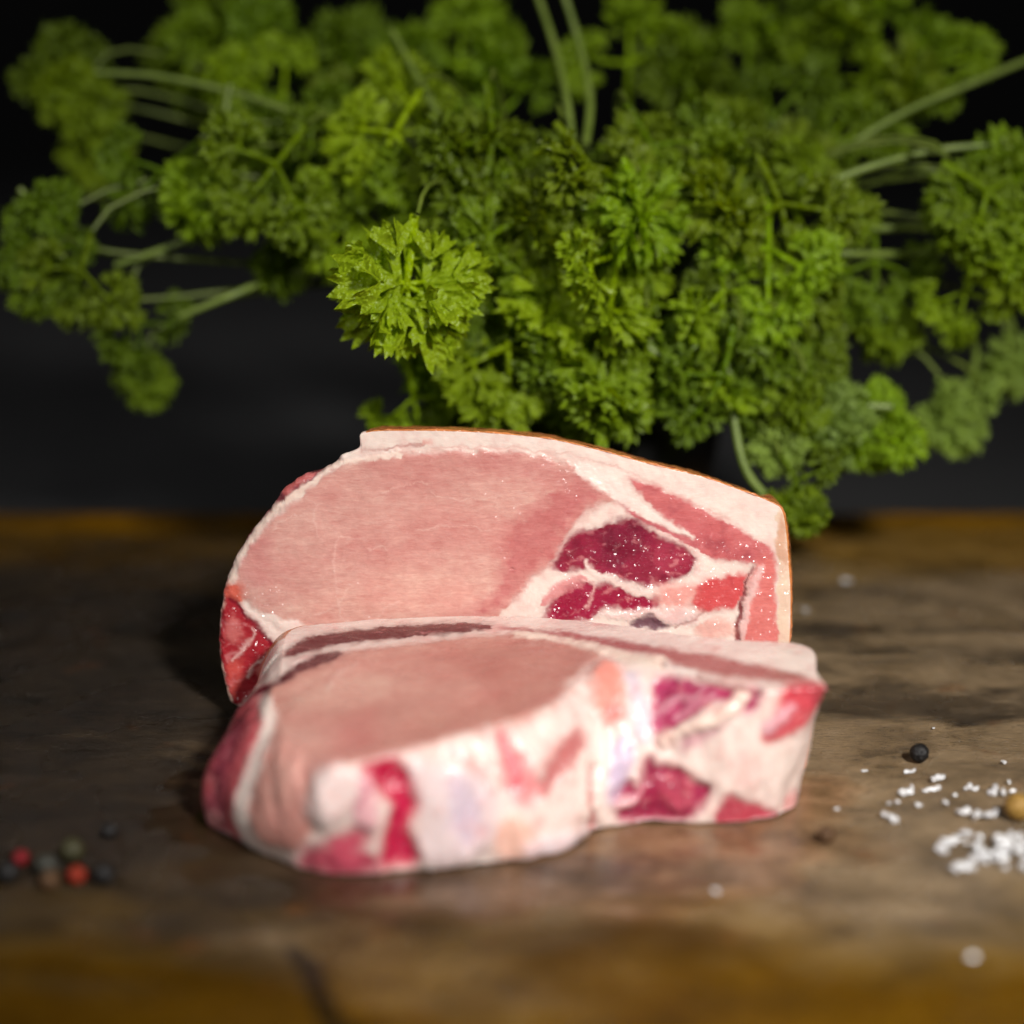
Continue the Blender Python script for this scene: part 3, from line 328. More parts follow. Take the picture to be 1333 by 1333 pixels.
["l",null,[240,206,196],0.9,0.9,1,0.9,[[18.97,-0.59],[19.26,-9.0],[20.02,-15.99]],1.1,1.1]],"leaves":[[-35.5,72.0,111.9,56,-0.17,-0.98,0.5,0],[-0.4,100.0,88.1,44,0.09,-1.0,0.45,0],[33.5,94.0,77.9,42,0.34,-0.94,0.4,0],[65.4,100.0,81.6,36,-0.34,-0.94,0.4,0],[-31.5,114.0,71.4,30,0.17,-0.98,0.4,0],[-17.3,117.0,66.6,28,0.0,-1.0,0.4,0],[8.7,114.0,74.1,36,0.0,-1.0,0.4,0],[18.8,110.0,87.0,38,0.17,-0.98,0.4,0],[54.8,112.0,87.8,36,-0.09,-1.0,0.4,0],[73.3,117.0,86.7,34,0.17,-0.98,0.4,0],[-9.3,112.0,98.3,38,-0.17,-0.98,0.4,0],[84.3,120.0,77.9,30,0.17,-0.98,0.3,0],[-27.7,122.0,85.5,34,0.0,-1.0,0.4,0],[43.9,102.0,87.6,36,0.0,-1.0,0.4,0],[-129.5,147.0,89.8,30,0.17,-0.98,0.3,0],[-128.3,150.0,71.1,26,0.09,-1.0,0.3,0],[-149.9,135.0,111.2,32,-0.34,-0.94,0.3,0],[-161.5,140.0,130.1,28,-0.5,0.87,0.2,0],[-157.8,140.0,145.8,24,-0.34,0.94,0.2,0],[-162.1,138.0,114.6,26,-0.34,-0.94,0.2,0],[-159.8,205.0,160.5,34,-0.34,-0.94,0.2,0],[-163.8,205.0,186.8,30,-0.26,0.97,0.2,0],[-168.7,205.0,175.8,30,-0.94,0.34,0.2,0],[-155.0,205.0,146.5,26,0.17,-0.98,0.2,0],[-128.4,150.0,144.4,36,-0.77,-0.64,0.4,0],[-108.9,140.0,135.4,36,-0.5,-0.87,0.4,0],[-86.3,130.0,147.2,40,-0.64,-0.77,0.4,0],[-64.7,147.0,147.4,40,-0.5,-0.87,0.4,0],[-79.3,150.0,112.4,28,0.17,-0.98,0.3,0],[-59.4,142.0,132.4,36,-0.64,-0.77,0.3,0],[-98.6,170.0,163.0,34,-0.98,0.17,0.3,0],[-45.5,137.0,155.2,40,-0.5,-0.87,0.5,0],[-17.0,132.0,164.7,44,-0.5,0.87,0.5,0],[-6.7,122.0,153.4,44,0.0,-1.0,0.5,0],[-27.5,132.0,141.8,40,-0.5,-0.87,0.4,0],[8.4,114.0,147.0,42,0.17,0.98,0.5,0],[8.5,114.0,129.3,44,0.34,-0.94,0.5,0],[31.1,117.0,146.5,42,0.5,-0.87,0.5,0],[43.6,112.0,132.2,44,0.17,-0.98,0.5,0],[30.9,104.0,118.4,42,-0.17,-0.98,0.5,0],[47.5,142.0,166.2,42,0.0,1.0,0.4,0],[52.2,132.0,152.0,40,0.5,-0.87,0.4,0],[13.5,106.0,102.2,40,0.0,-1.0,0.5,0],[-14.3,112.0,119.5,40,-0.17,-0.98,0.4,0],[49.3,112.0,100.9,38,0.17,-0.98,0.4,0],[74.8,122.0,135.6,42,0.5,-0.87,0.5,0],[92.7,122.0,133.1,40,0.34,-0.94,0.5,0],[85.0,117.0,118.5,40,0.0,-1.0,0.5,0],[101.5,122.0,106.6,38,0.5,-0.87,0.4,0],[88.4,117.0,97.2,34,0.0,-1.0,0.4,0],[102.1,120.0,86.0,34,0.34,-0.94,0.4,0],[125.4,142.0,111.2,36,0.0,-1.0,0.4,0],[130.0,147.0,90.6,30,0.0,-1.0,0.4,0],[108.1,142.0,140.3,40,1.0,0.0,0.4,0],[69.8,114.0,105.7,38,0.0,-1.0,0.4,0],[97.1,107.0,71.1,30,0.0,-1.0,0.3,0],[115.0,114.0,69.3,28,0.87,-0.5,0.3,1],[126.0,117.0,66.6,30,0.94,-0.34,0.3,0],[121.1,117.0,60.4,22,0.17,-0.98,0.3,0],[102.9,112.0,72.0,30,0.17,-0.98,0.3,0],[113.5,118.0,60.1,30,0.64,-0.77,0.3,0],[129.6,122.0,64.5,24,0.98,-0.17,0.3,0],[107.4,112.0,59.1,28,0.17,-0.98,0.3,1],[91.4,112.0,69.8,30,0.17,-0.98,0.3,0],[97.4,94.0,50.9,24,0.5,-0.87,0.3,0],[96.5,94.0,41.6,22,-0.09,-1.0,0.3,0],[87.9,102.0,59.2,20,0.0,-1.0,0.3,1],[159.9,140.0,63.3,28,0.5,-0.87,0.1,1],[150.1,140.0,68.9,22,-0.87,-0.5,0.1,1],[180.0,160.0,73.7,28,0.17,-0.98,0.1,1],[155.6,130.0,134.3,40,0.34,-0.94,0.4,0],[168.1,130.0,139.5,40,0.77,-0.64,0.4,0],[161.7,130.0,121.3,36,0.0,-1.0,0.4,0],[171.8,130.0,124.0,34,0.5,-0.87,0.4,0],[153.5,135.0,104.0,28,-0.17,-0.98,0.3,0],[171.6,150.0,157.5,36,0.5,0.87,0.3,0],[142.3,200.0,189.8,40,0.77,0.64,0.3,0],[159.2,200.0,184.4,34,0.94,0.34,0.3,0],[146.8,190.0,174.4,36,0.77,-0.64,0.3,0],[120.1,200.0,189.8,40,0.34,0.94,0.3,0],[78.8,170.0,168.4,42,0.17,0.98,0.3,0],[88.0,210.0,189.1,44,0.17,0.98,0.3,0],[65.6,210.0,189.1,44,0.17,0.98,0.3,0],[100.0,190.0,174.4,40,0.5,0.87,0.3,0],[43.0,210.0,194.6,40,0.0,1.0,0.3,0],[-128.7,230.0,187.7,40,-0.87,0.5,0.2,0],[-110.9,230.0,198.9,40,-0.34,0.94,0.2,0],[-87.2,220.0,188.4,44,-0.5,0.87,0.2,0],[-64.3,220.0,194.0,44,-0.34,0.94,0.2,0],[-93.8,200.0,173.5,40,-0.87,0.5,0.2,0],[-41.7,220.0,188.4,44,-0.17,0.98,0.3,0],[-18.9,220.0,194.0,44,0.0,1.0,0.3,0],[-62.3,190.0,174.4,40,-0.64,0.77,0.3,0],[-33.9,170.0,173.6,42,-0.34,0.94,0.3,0],[-4.5,190.0,177.1,40,0.0,1.0,0.3,0],[-119.1,220.0,174.5,36,-0.98,0.17,0.2,0],[-74.5,170.0,160.4,38,-0.87,0.5,0.3,0],[123.9,180.0,159.2,36,0.98,0.17,0.3,0],[104.8,160.0,156.3,40,0.77,0.64,0.3,0],[65.8,140.0,151.0,40,0.5,0.87,0.3,0],[98.7,183.6,138.1,40.3,-0.67,-0.74,0.33,0],[-49.9,183.1,120.7,34.0,-0.4,-0.92,0.28,0],[123.5,242.9,200.0,37.6,0.98,0.2,0.44,0],[-29.4,244.8,175.4,38.9,-0.33,0.94,0.35,0]],"stems":[[[-148.0,187.0,181.4],[-124.0,182.0,180.5],[-93.1,172.0,174.8],[-62.5,157.0,165.8],[-43.5,147.0,159.9]],[[-137.8,150.0,119.1],[-116.1,150.0,126.3],[-94.1,147.0,135.6],[-72.3,142.0,140.3],[-57.3,150.0,137.8]],[[-114.7,142.0,102.6],[-97.1,142.0,109.8],[-79.6,153.0,115.1],[-62.7,145.0,118.1]],[[7.8,197.0,211.4],[15.0,182.0,191.1],[18.9,162.0,174.4],[20.6,152.0,161.1]],[[17.3,192.0,211.7],[23.9,182.0,191.1],[27.1,167.0,173.9],[25.1,152.0,159.8]],[[186.3,192.0,186.4],[161.4,182.0,177.8],[135.6,172.0,168.1],[113.1,162.0,156.0],[98.8,152.0,146.7]],[[169.2,152.0,160.4],[145.6,152.0,158.5],[124.0,147.0,154.0],[105.2,142.0,148.1]],[[174.2,182.0,149.5],[149.6,182.0,146.7],[129.6,177.0,144.7],[112.6,172.0,141.3]],[[154.0,150.0,124.5],[136.8,150.0,123.1],[114.1,142.0,124.5],[98.7,145.0,126.6]],[[152.2,150.0,131.9],[131.0,150.0,131.9],[103.3,142.0,132.4]],[[69.9,117.0,110.8],[71.4,115.0,98.2],[73.8,107.0,76.4],[77.6,101.0,59.5],[85.4,99.0,49.4]],[[160.7,152.0,98.4],[163.5,152.0,88.7],[162.9,152.0,76.2]],[[169.9,162.0,107.4],[178.7,167.0,95.3],[182.7,172.0,82.9]],[[110.0,120.0,83.8],[118.2,120.0,77.1],[128.7,120.0,75.8]],[[41.5,109.0,102.1],[51.7,107.0,93.4],[58.1,105.0,86.1]],[[86.4,123.0,99.1],[86.7,121.0,86.3],[94.3,117.0,77.9]],[[-98.3,172.0,178.7],[-99.8,170.0,168.4],[-95.9,168.0,157.9]],[[-42.2,182.0,196.4],[-28.2,162.0,174.4],[-21.4,152.0,162.5]],[[-169.7,152.0,145.4],[-161.3,152.0,133.5],[-151.1,152.0,126.0],[-138.9,150.0,123.1]]],"salt":[[114.8,-11.6,3.99,1.33,"small flat salt flake just below the black peppercorn"],[121.6,-17.4,4.39,1.97,"salt flake right of and below the black peppercorn"],[111.4,-25.2,4.76,3.03,"plump kidney shaped salt flake below the black peppercorn"],[118.2,-23.7,5.43,1.74,"thin layered salt flake between the plump flake and the flat bar flake"],[124.4,-27.2,1.73,1.08,"tiny salt crumb between two bar shaped flakes"],[129.5,-23.7,4.34,1.52,"short bar shaped salt flake above the tapering flake"],[136.4,-25.7,5.19,2.81,"heart shaped salt flake up and left of the ochre peppercorn"],[141.3,-19.5,1.53,1.53,"tiny salt crumb highest above the ochre peppercorn"],[140.9,-25.7,2.38,1.51,"small salt flake right above the ochre peppercorn"],[104.8,-33.2,1.92,1.07,"tiny dull salt crumb left of the round salt crumbs"],[107.2,-32.7,1.71,1.28,"tiny bright salt crumb above the lone left flake"],[112.6,-34.7,2.34,1.7,"round salt crumb below the plump kidney shaped flake"],[120.5,-32.7,2.35,1.71,"round salt crumb below the thin layered flake"],[103.2,-43.5,3.99,2.52,"lone salt flake farthest left of the scatter"],[125.6,-41.5,6.32,2.32,"tapering salt flake with a thin tail"],[131.4,-42.0,4.42,2.74,"stacked double salt flake left of the ochre peppercorn"],[121.9,-52.9,3.3,1.86,"small salt flake leaning over a long flake"],[115.9,-60.2,6.93,2.85,"long salt flake above the curved salt strand"],[116.6,-74.3,6.76,2.58,"wide salt flake ending the curved salt strand"],[124.5,-67.3,5.23,2.82,"curved salt strand below the big salt heap"],[122.6,156.0,3.95,1.97,"lone salt crumb far back by the tip of the parsley"],[109.4,-118.5,2.92,2.19,"lone salt crumb near the front edge of the board"],[51.5,-85.2,1.95,1.56,"lone salt crumb on the bare board before the lying chop"],[103.1,122.9,2.43,2.43,"amber salt crumb beside the right end of the standing chop"],[89.7,-36.7,1.49,1.06,"tiny salt crumb by the right foot of the lying chop"],[143.0,-5.7,1.56,1.12,"tiny salt speck on the grain right of the black peppercorn"],[127.8,20.3,1.16,0.93,"tiny salt speck on the grain behind the black peppercorn"],[101.6,-11.1,2.66,0.89,"thin salt sliver left of the black peppercorn"]],"pep":[[118.7,-4.1,5.38,"black","wrinkled black peppercorn alone on the bare grain"],[138.2,-42.5,7.57,"ochre","ochre peppercorn among the salt at the heap"],[-127.9,-69.9,4.41,"red","red peppercorn on the left in the mixed peppercorns"],[-111.2,-80.2,4.91,"scarlet","orange red peppercorn at the front of the mixed peppercorns"],[-115.0,-67.3,6.04,"olive","olive green peppercorn just behind the orange red one"],[-119.8,-76.0,5.94,"grey","grey green peppercorn between the red and orange red ones"],[-104.3,-80.2,5.5,"black","black peppercorn touching the right side of the orange red one"],[-128.9,-79.4,5.51,"black","black peppercorn at the far left of the mixed peppercorns"],[-107.9,-53.8,4.12,"black","small black peppercorn apart behind the mixed peppercorns"],[-117.3,-83.6,5.08,"brown","brown peppercorn in front of the grey green one"],[84.0,-56.6,4.51,"brown","dull brown peppercorn beside the foot of the lying chop"]],"heap":[130.5,-62.9,0.0]}""")
BK_T0, BK_T1 = 0.0000, 0.4110
SSS = 0.15
# ================================================================ materials
def wood_material():
    t = NT('worn_wood')
    v = t.coord(); vs = t.coord((1.0, 1.7, 1.0), rot=(0, 0, R(-24)))
    sep = t.n('ShaderNodeSeparateXYZ'); t.set(sep.inputs[0], v); x, y = sep.outputs[0], sep.outputs[1]
    big = t.noise(vs, 11.0, 6, .62, .5); mid = t.noise(vs, 32.0, 6, .65, .4)
    grain = t.noise(t.coord((1.0, 9.0, 1.0), rot=(0, 0, R(-20))), 210.0, 6, .72, 1.0)
    fine = t.noise(t.coord((1.0, 4.0, 1.0), rot=(0, 0, R(-30))), 620.0, 4, .7)
    # worn ochre towards the long edges of the board, dark greasy middle
    ye = t.math('ADD', y, t.math('MULTIPLY', t.math('SUBTRACT', big, .5), .16))
    back = t.n('ShaderNodeMapRange', _clamp=True); t.set(back.inputs[0], ye); back.inputs[1].default_value = .15; back.inputs[2].default_value = .245
    fr = t.n('ShaderNodeMapRange', _clamp=True); t.set(fr.inputs[0], ye); fr.inputs[1].default_value = -.085; fr.inputs[2].default_value = -.138
    edge = t.math('MAXIMUM', back.outputs[0], fr.outputs[0])
    base = t.ramp(mid, [(.28, (.05, .033, .018)), (.46, (.21, .140, .072)), (.60, (.33, .225, .122)), (.78, (.44, .32, .19))])
    och = t.ramp(mid, [(.3, (.085, .045, .001)), (.55, (.16, .086, .002)), (.8, (.21, .122, .012))])
    och = t.mix(t.math('MULTIPLY', back.outputs[0], 1.0), och, t.mix(1.0, och, (2.7, 2.7, 9.0), 'MULTIPLY')); c = t.mix(edge, base, och)
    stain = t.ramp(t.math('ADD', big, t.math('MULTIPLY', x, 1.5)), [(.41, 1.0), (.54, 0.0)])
    c = t.mix(t.ramp(grain, [(.36, .8), (.47, 0.0)]), c, (.02, .014, .008))
    c = t.mix(t.ramp(fine, [(.54, 0.0), (.70, .6)]), c, (.24, .17, .10))
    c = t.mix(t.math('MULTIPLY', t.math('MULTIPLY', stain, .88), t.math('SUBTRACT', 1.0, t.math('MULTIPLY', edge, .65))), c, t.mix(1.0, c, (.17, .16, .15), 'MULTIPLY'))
    rust = t.noise(v, 60.0, 3, .5); c = t.mix(t.ramp(rust, [(.64, 0.0), (.74, .5)]), c, (.20, .075, .02))
    sc = t.noise(t.coord((1.0, 55.0, 1.0), rot=(0, 0, R(28))), 22.0, 2, .5); sc2 = t.noise(t.coord((1.0, 70.0, 1.0), rot=(0, 0, R(-52))), 16.0, 2, .5)
    scr = t.math('MAXIMUM', t.ramp(sc, [(.66, 0.0), (.70, 1.0)]), t.ramp(sc2, [(.68, 0.0), (.72, 1.0)]))
    c = t.mix(t.math('MULTIPLY', scr, .35), c, (.20, .15, .10))
    # open crack near the front edge
    lx = t.math('ADD', t.math('ADD', x, .047), t.math('MULTIPLY', t.math('ADD', y, .128), .42))
    crk = t.math('MULTIPLY', t.math('LESS_THAN', t.math('ABSOLUTE', t.math('ADD', lx, t.math('MULTIPLY', t.math('SUBTRACT', mid, .5), .012))), .0028), t.math('LESS_THAN', y, -.112))
    c = t.mix(t.math('MULTIPLY', crk, .85), c, (.015, .012, .009))
    # meat juice soaked in round the lying chop
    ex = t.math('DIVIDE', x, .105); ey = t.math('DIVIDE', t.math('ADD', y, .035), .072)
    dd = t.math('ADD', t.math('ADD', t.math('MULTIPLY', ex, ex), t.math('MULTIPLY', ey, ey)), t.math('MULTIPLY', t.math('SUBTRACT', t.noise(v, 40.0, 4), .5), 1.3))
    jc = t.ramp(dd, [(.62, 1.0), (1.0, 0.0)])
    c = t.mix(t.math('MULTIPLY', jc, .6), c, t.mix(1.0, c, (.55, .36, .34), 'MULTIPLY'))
    c = t.mix(t.math('MULTIPLY', edge, .96), c, t.mix(1.0, c, (1.0, .82, .10), 'MULTIPLY'))
    for cx, cy, rx, ry, k in ((.135, .040, .085, .017, .80), (.075, .108, .060, .010, .6), (.16, .085, .05, .012, .5)):   # old dark spills
        qx = t.math('DIVIDE', t.math('SUBTRACT', x, cx), rx); qy = t.math('DIVIDE', t.math('SUBTRACT', y, cy), ry)
        qd = t.math('ADD', t.math('ADD', t.math('MULTIPLY', qx, qx), t.math('MULTIPLY', qy, qy)), t.math('MULTIPLY', t.math('SUBTRACT', mid, .5), 2.6))
        c = t.mix(t.math('MULTIPLY', t.ramp(qd, [(.25, 1.0), (1.0, 0.0)]), k), c, t.mix(1.0, c, (.20, .19, .18), 'MULTIPLY'))
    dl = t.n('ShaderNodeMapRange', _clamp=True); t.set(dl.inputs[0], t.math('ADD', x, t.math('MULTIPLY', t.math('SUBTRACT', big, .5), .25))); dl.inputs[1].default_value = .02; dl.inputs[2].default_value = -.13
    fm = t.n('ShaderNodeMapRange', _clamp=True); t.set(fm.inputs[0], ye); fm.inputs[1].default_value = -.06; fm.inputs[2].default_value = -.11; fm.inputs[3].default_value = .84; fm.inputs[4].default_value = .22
    c = t.mix(t.math('MULTIPLY', t.math('MULTIPLY', dl.outputs[0], fm.outputs[0]), t.math('SUBTRACT', 1.0, t.math('MULTIPLY', back.outputs[0], .7))), c, t.mix(1.0, c, (.27, .245, .22), 'MULTIPLY'))   # darker towards the left, weaker near the front and back edges
    rough = t.math('MULTIPLY', t.ramp(t.noise(v, 22.0, 4), [(.38, .13), (.62, .42)]), t.math('SUBTRACT', 1.0, t.math('MULTIPLY', jc, .62)))
    h = t.math('ADD', t.math('MULTIPLY', grain, .8), t.math('MULTIPLY', fine, .45))
    nb = t.bump(h, .0012, t.math('SUBTRACT', 1.0, t.math('MULTIPLY', jc, .9))); nb = t.bump(t.noise(vs, 14.0, 3), .008, .5, nb); nb = t.bump(t.math('ADD', scr, crk), .0006, -.8, nb)
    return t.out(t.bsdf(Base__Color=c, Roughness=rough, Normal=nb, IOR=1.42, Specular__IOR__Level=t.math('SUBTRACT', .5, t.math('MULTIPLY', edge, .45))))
def meat_material():
    t = NT('raw_pork')
    a = t.attr('tissue'); fat = t.attr('fat').outputs['Fac']; v = t.coord()
    fib = t.noise(t.coord((1.0, 3.6, 4.6), rot=(0, R(10), R(6))), 270.0, 5, .66, .9)
    mott = t.noise(v, 95.0, 4, .6)
    c = t.mix(t.ramp(mott, [(.3, .16), (.7, 0.0)]), a.outputs['Color'], t.mix(1.0, a.outputs['Color'], (.80, .62, .60), 'MULTIPLY'))
    lean = t.math('SUBTRACT', 1.0, fat)
    c = t.mix(t.math('MULTIPLY', lean, t.ramp(fib, [(.50, 0.0), (.70, .7)])), c, t.mix(1.0, c, (1.16, 1.26, 1.24), 'MULTIPLY'))
    c = t.mix(t.math('MULTIPLY', lean, t.ramp(fib, [(.30, .6), (.48, 0.0)])), c, t.mix(1.0, c, (.86, .70, .70), 'MULTIPLY'))
    grit = t.noise(v, 900.0, 3, .6); pim = t.noise(v, 420.0, 2, .5)
    rough = t.ramp(t.noise(v, 130.0, 3), [(.35, .20), (.68, .44)])
    h = t.math('ADD', t.math('MULTIPLY', fib, .55), t.math('ADD', t.math('MULTIPLY', pim, .5), t.math('MULTIPLY', grit, .22)))
    nb = t.bump(h, .0007, .26)
    # wet film: tiny facets of juice that each catch the lamp at their own angle
    wet = t.math('MULTIPLY', t.attr('wet').outputs['Fac'], t.ramp(t.noise(v, 75.0, 3), [(.40, 0.0), (.58, 1.0)]))
    vo = t.n('ShaderNodeTexVoronoi', Scale=1500.0, Randomness=1.0); t.set(vo.inputs['Vector'], v)
    rv = t.n('ShaderNodeVectorMath', _operation='SUBTRACT'); t.set(rv.inputs[0], vo.outputs['Color']); rv.inputs[1].default_value = (.5, .5, .5)
    rs = t.n('ShaderNodeVectorMath', _operation='SCALE'); t.set(rs.inputs[0], rv.outputs[0]); t.set(rs.inputs['Scale'], t.math('MULTIPLY', wet, 1.55))
    cn = t.bump(t.math('ADD', t.math('MULTIPLY', pim, .5), t.math('MULTIPLY', mott, .9)), .0014, .8)
    ad = t.n('ShaderNodeVectorMath', _operation='ADD'); t.set(ad.inputs[0], cn); t.set(ad.inputs[1], rs.outputs[0])
    nz = t.n('ShaderNodeVectorMath', _operation='NORMALIZE'); t.set(nz.inputs[0], ad.outputs[0])
    p = t.n('ShaderNodeBsdfPrincipled', Base__Color=c, Roughness=rough, Normal=nb, IOR=1.4)
    p.inputs['Specular IOR Level'].default_value = .36; t.set(p.inputs['Coat Weight'], t.math('ADD', .16, t.math('MULTIPLY', t.attr('wet').outputs['Fac'], .45))); p.inputs['Coat Roughness'].default_value = .20
    t.set(p.inputs['Coat Normal'], nz.outputs[0]); p.inputs['Subsurface Weight'].default_value = SSS; p.inputs['Subsurface Radius'].default_value = (1.0, .35, .25); p.inputs['Subsurface Scale'].default_value = .002
    return t.out(p.outputs[0])
def leaf_material(name, tone, pale=0.0):
    t = NT(name)
    oi = t.n('ShaderNodeObjectInfo').outputs['Random']; v = t.coord()
    c = t.ramp(t.noise(v, 90.0, 3), [(.3, (0.081 * tone, 0.151 * tone, 0.0013)), (.55, (0.139 * tone, 0.255 * tone, 0.0020)), (.8, (0.338 * tone, 0.479 * tone, 0.0031))])
    c = t.mix(t.math('MULTIPLY', oi, .5), c, (0.290 * tone, 0.363 * tone, 0.0010)); oj = t.math('FRACT', t.math('MULTIPLY', oi, 7.31)); c = t.mix(1.0, c, t.ramp(oj, [(0, .7), (.6, 1.3), (1, 1.75)]), 'MULTIPLY')
    bf = t.n('ShaderNodeNewGeometry').outputs['Backfacing']
    c = t.mix(t.math('MULTIPLY', bf, .30), c, (.15, .19, .03))
    if pale: c = t.mix(pale, c, (.24, .34, .09))
    b = t.n('ShaderNodeBsdfPrincipled', Base__Color=c, Roughness=.38, IOR=1.45, Normal=t.bump(t.noise(v, 9.0, 3), .03, .5)); b.inputs['Specular IOR Level'].default_value = .38
    tr = t.n('ShaderNodeBsdfTranslucent', Color=t.mix(1.0, c, (1.7, 1.5, .4), 'MULTIPLY'))
    m = t.n('ShaderNodeMixShader'); m.inputs[0].default_value = .38; t.set(m.inputs[1], b.outputs[0]); t.set(m.inputs[2], tr.outputs[0])
    return t.out(m.outputs[0])
def plain(name, c1, c2, scale, rough, bump=0.0, bscale=None, **kw):
    t = NT(name); v = t.coord(); n = t.noise(v, scale, 4, .6)
    args = dict(Base__Color=t.ramp(n, [(.3, c1), (.7, c2)]), Roughness=rough)
    if bump: args['Normal'] = t.bump(t.noise(v, bscale or scale, 4), bump, .8)
    p = t.n('ShaderNodeBsdfPrincipled', **args)
    for k, vv in kw.items(): p.inputs[k.replace('__', ' ')].default_value = vv
    return t.out(p.outputs[0])
M = dict(wood=wood_material(), meat=meat_material(), leaf=leaf_material('parsley_leaf', 1.0), pale_leaf=leaf_material('parsley_leaf_underside', 1.0, .6),
         stalk=plain('parsley_stalk', (.07, .105, .008), (.13, .17, .022), 120, .45),
         pale_stalk=plain('parsley_pale_stalk', (.10, .15, .015), (.17, .23, .04), 120, .45),
         pot=plain('black_pot_plastic', (.012, .012, .014), (.02, .02, .022), 60, .32),
         soil=plain('potting_soil', (.012, .008, .005), (.04, .028, .018), 300, .9, .002, 300),
         counter=plain('matt_black_counter', (.040, .040, .042), (.060, .060, .062), 5, .7),
         wall=plain('black_wall', (.006, .006, .006), (.010, .010, .010), 3, .9),
         salt=plain('salt_crystal', (.90, .90, .92), (.96, .96, .97), 300, .22, .0004, 900, Transmission__Weight=.4, IOR=1.5))
PEPC = dict(black=((.004, .004, .005), (.016, .014, .013)), ochre=((.20, .11, .02), (.34, .20, .05)), red=((.10, .003, .006), (.20, .006, .010)), scarlet=((.16, .003, .004), (.24, .03, .005)),
            olive=((.022, .021, .008), (.055, .05, .02)), grey=((.02, .02, .016), (.05, .05, .04)), brown=((.05, .024, .010), (.10, .05, .02)))
for k, (a, b) in PEPC.items(): M['pepper_' + k] = plain('peppercorn_' + k, a, b, 700, .5, .0009, 800, Specular__IOR__Level=.3)
# ================================================================ the setting
def box(name, lo, hi, mat, bev=0.0, parent=None):
    bm = bmesh.new(); bmesh.ops.create_cube(bm, size=1)
    for v in bm.verts: v.co = Vector([lo[k] + (hi[k] - lo[k]) * (v.co[k] + .5) for k in range(3)])
    if bev: bmesh.ops.bevel(bm, geom=list(bm.edges), offset=bev, segments=4, profile=.6, affect='EDGES')
    me = bpy.data.meshes.new(name); bm.to_mesh(me); bm.free(); me.materials.append(mat)
    o = bpy.data.objects.new(name, me); COL.objects.link(o)
    if parent: o.parent = parent
    return o
counter = box('counter', (-3, -1.2, -.10), (3, 1.55, -.0405), M['counter']); tag(counter, kind='structure')
wall = box('backdrop_wall', (-3, 1.55, -.10), (3, 1.62, 2.4), M['wall']); tag(wall, kind='structure')
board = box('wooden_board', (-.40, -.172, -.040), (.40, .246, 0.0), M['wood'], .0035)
tag(board, 'dark worn wooden board with scratched grain and ochre edges, lying under the meat', 'board')
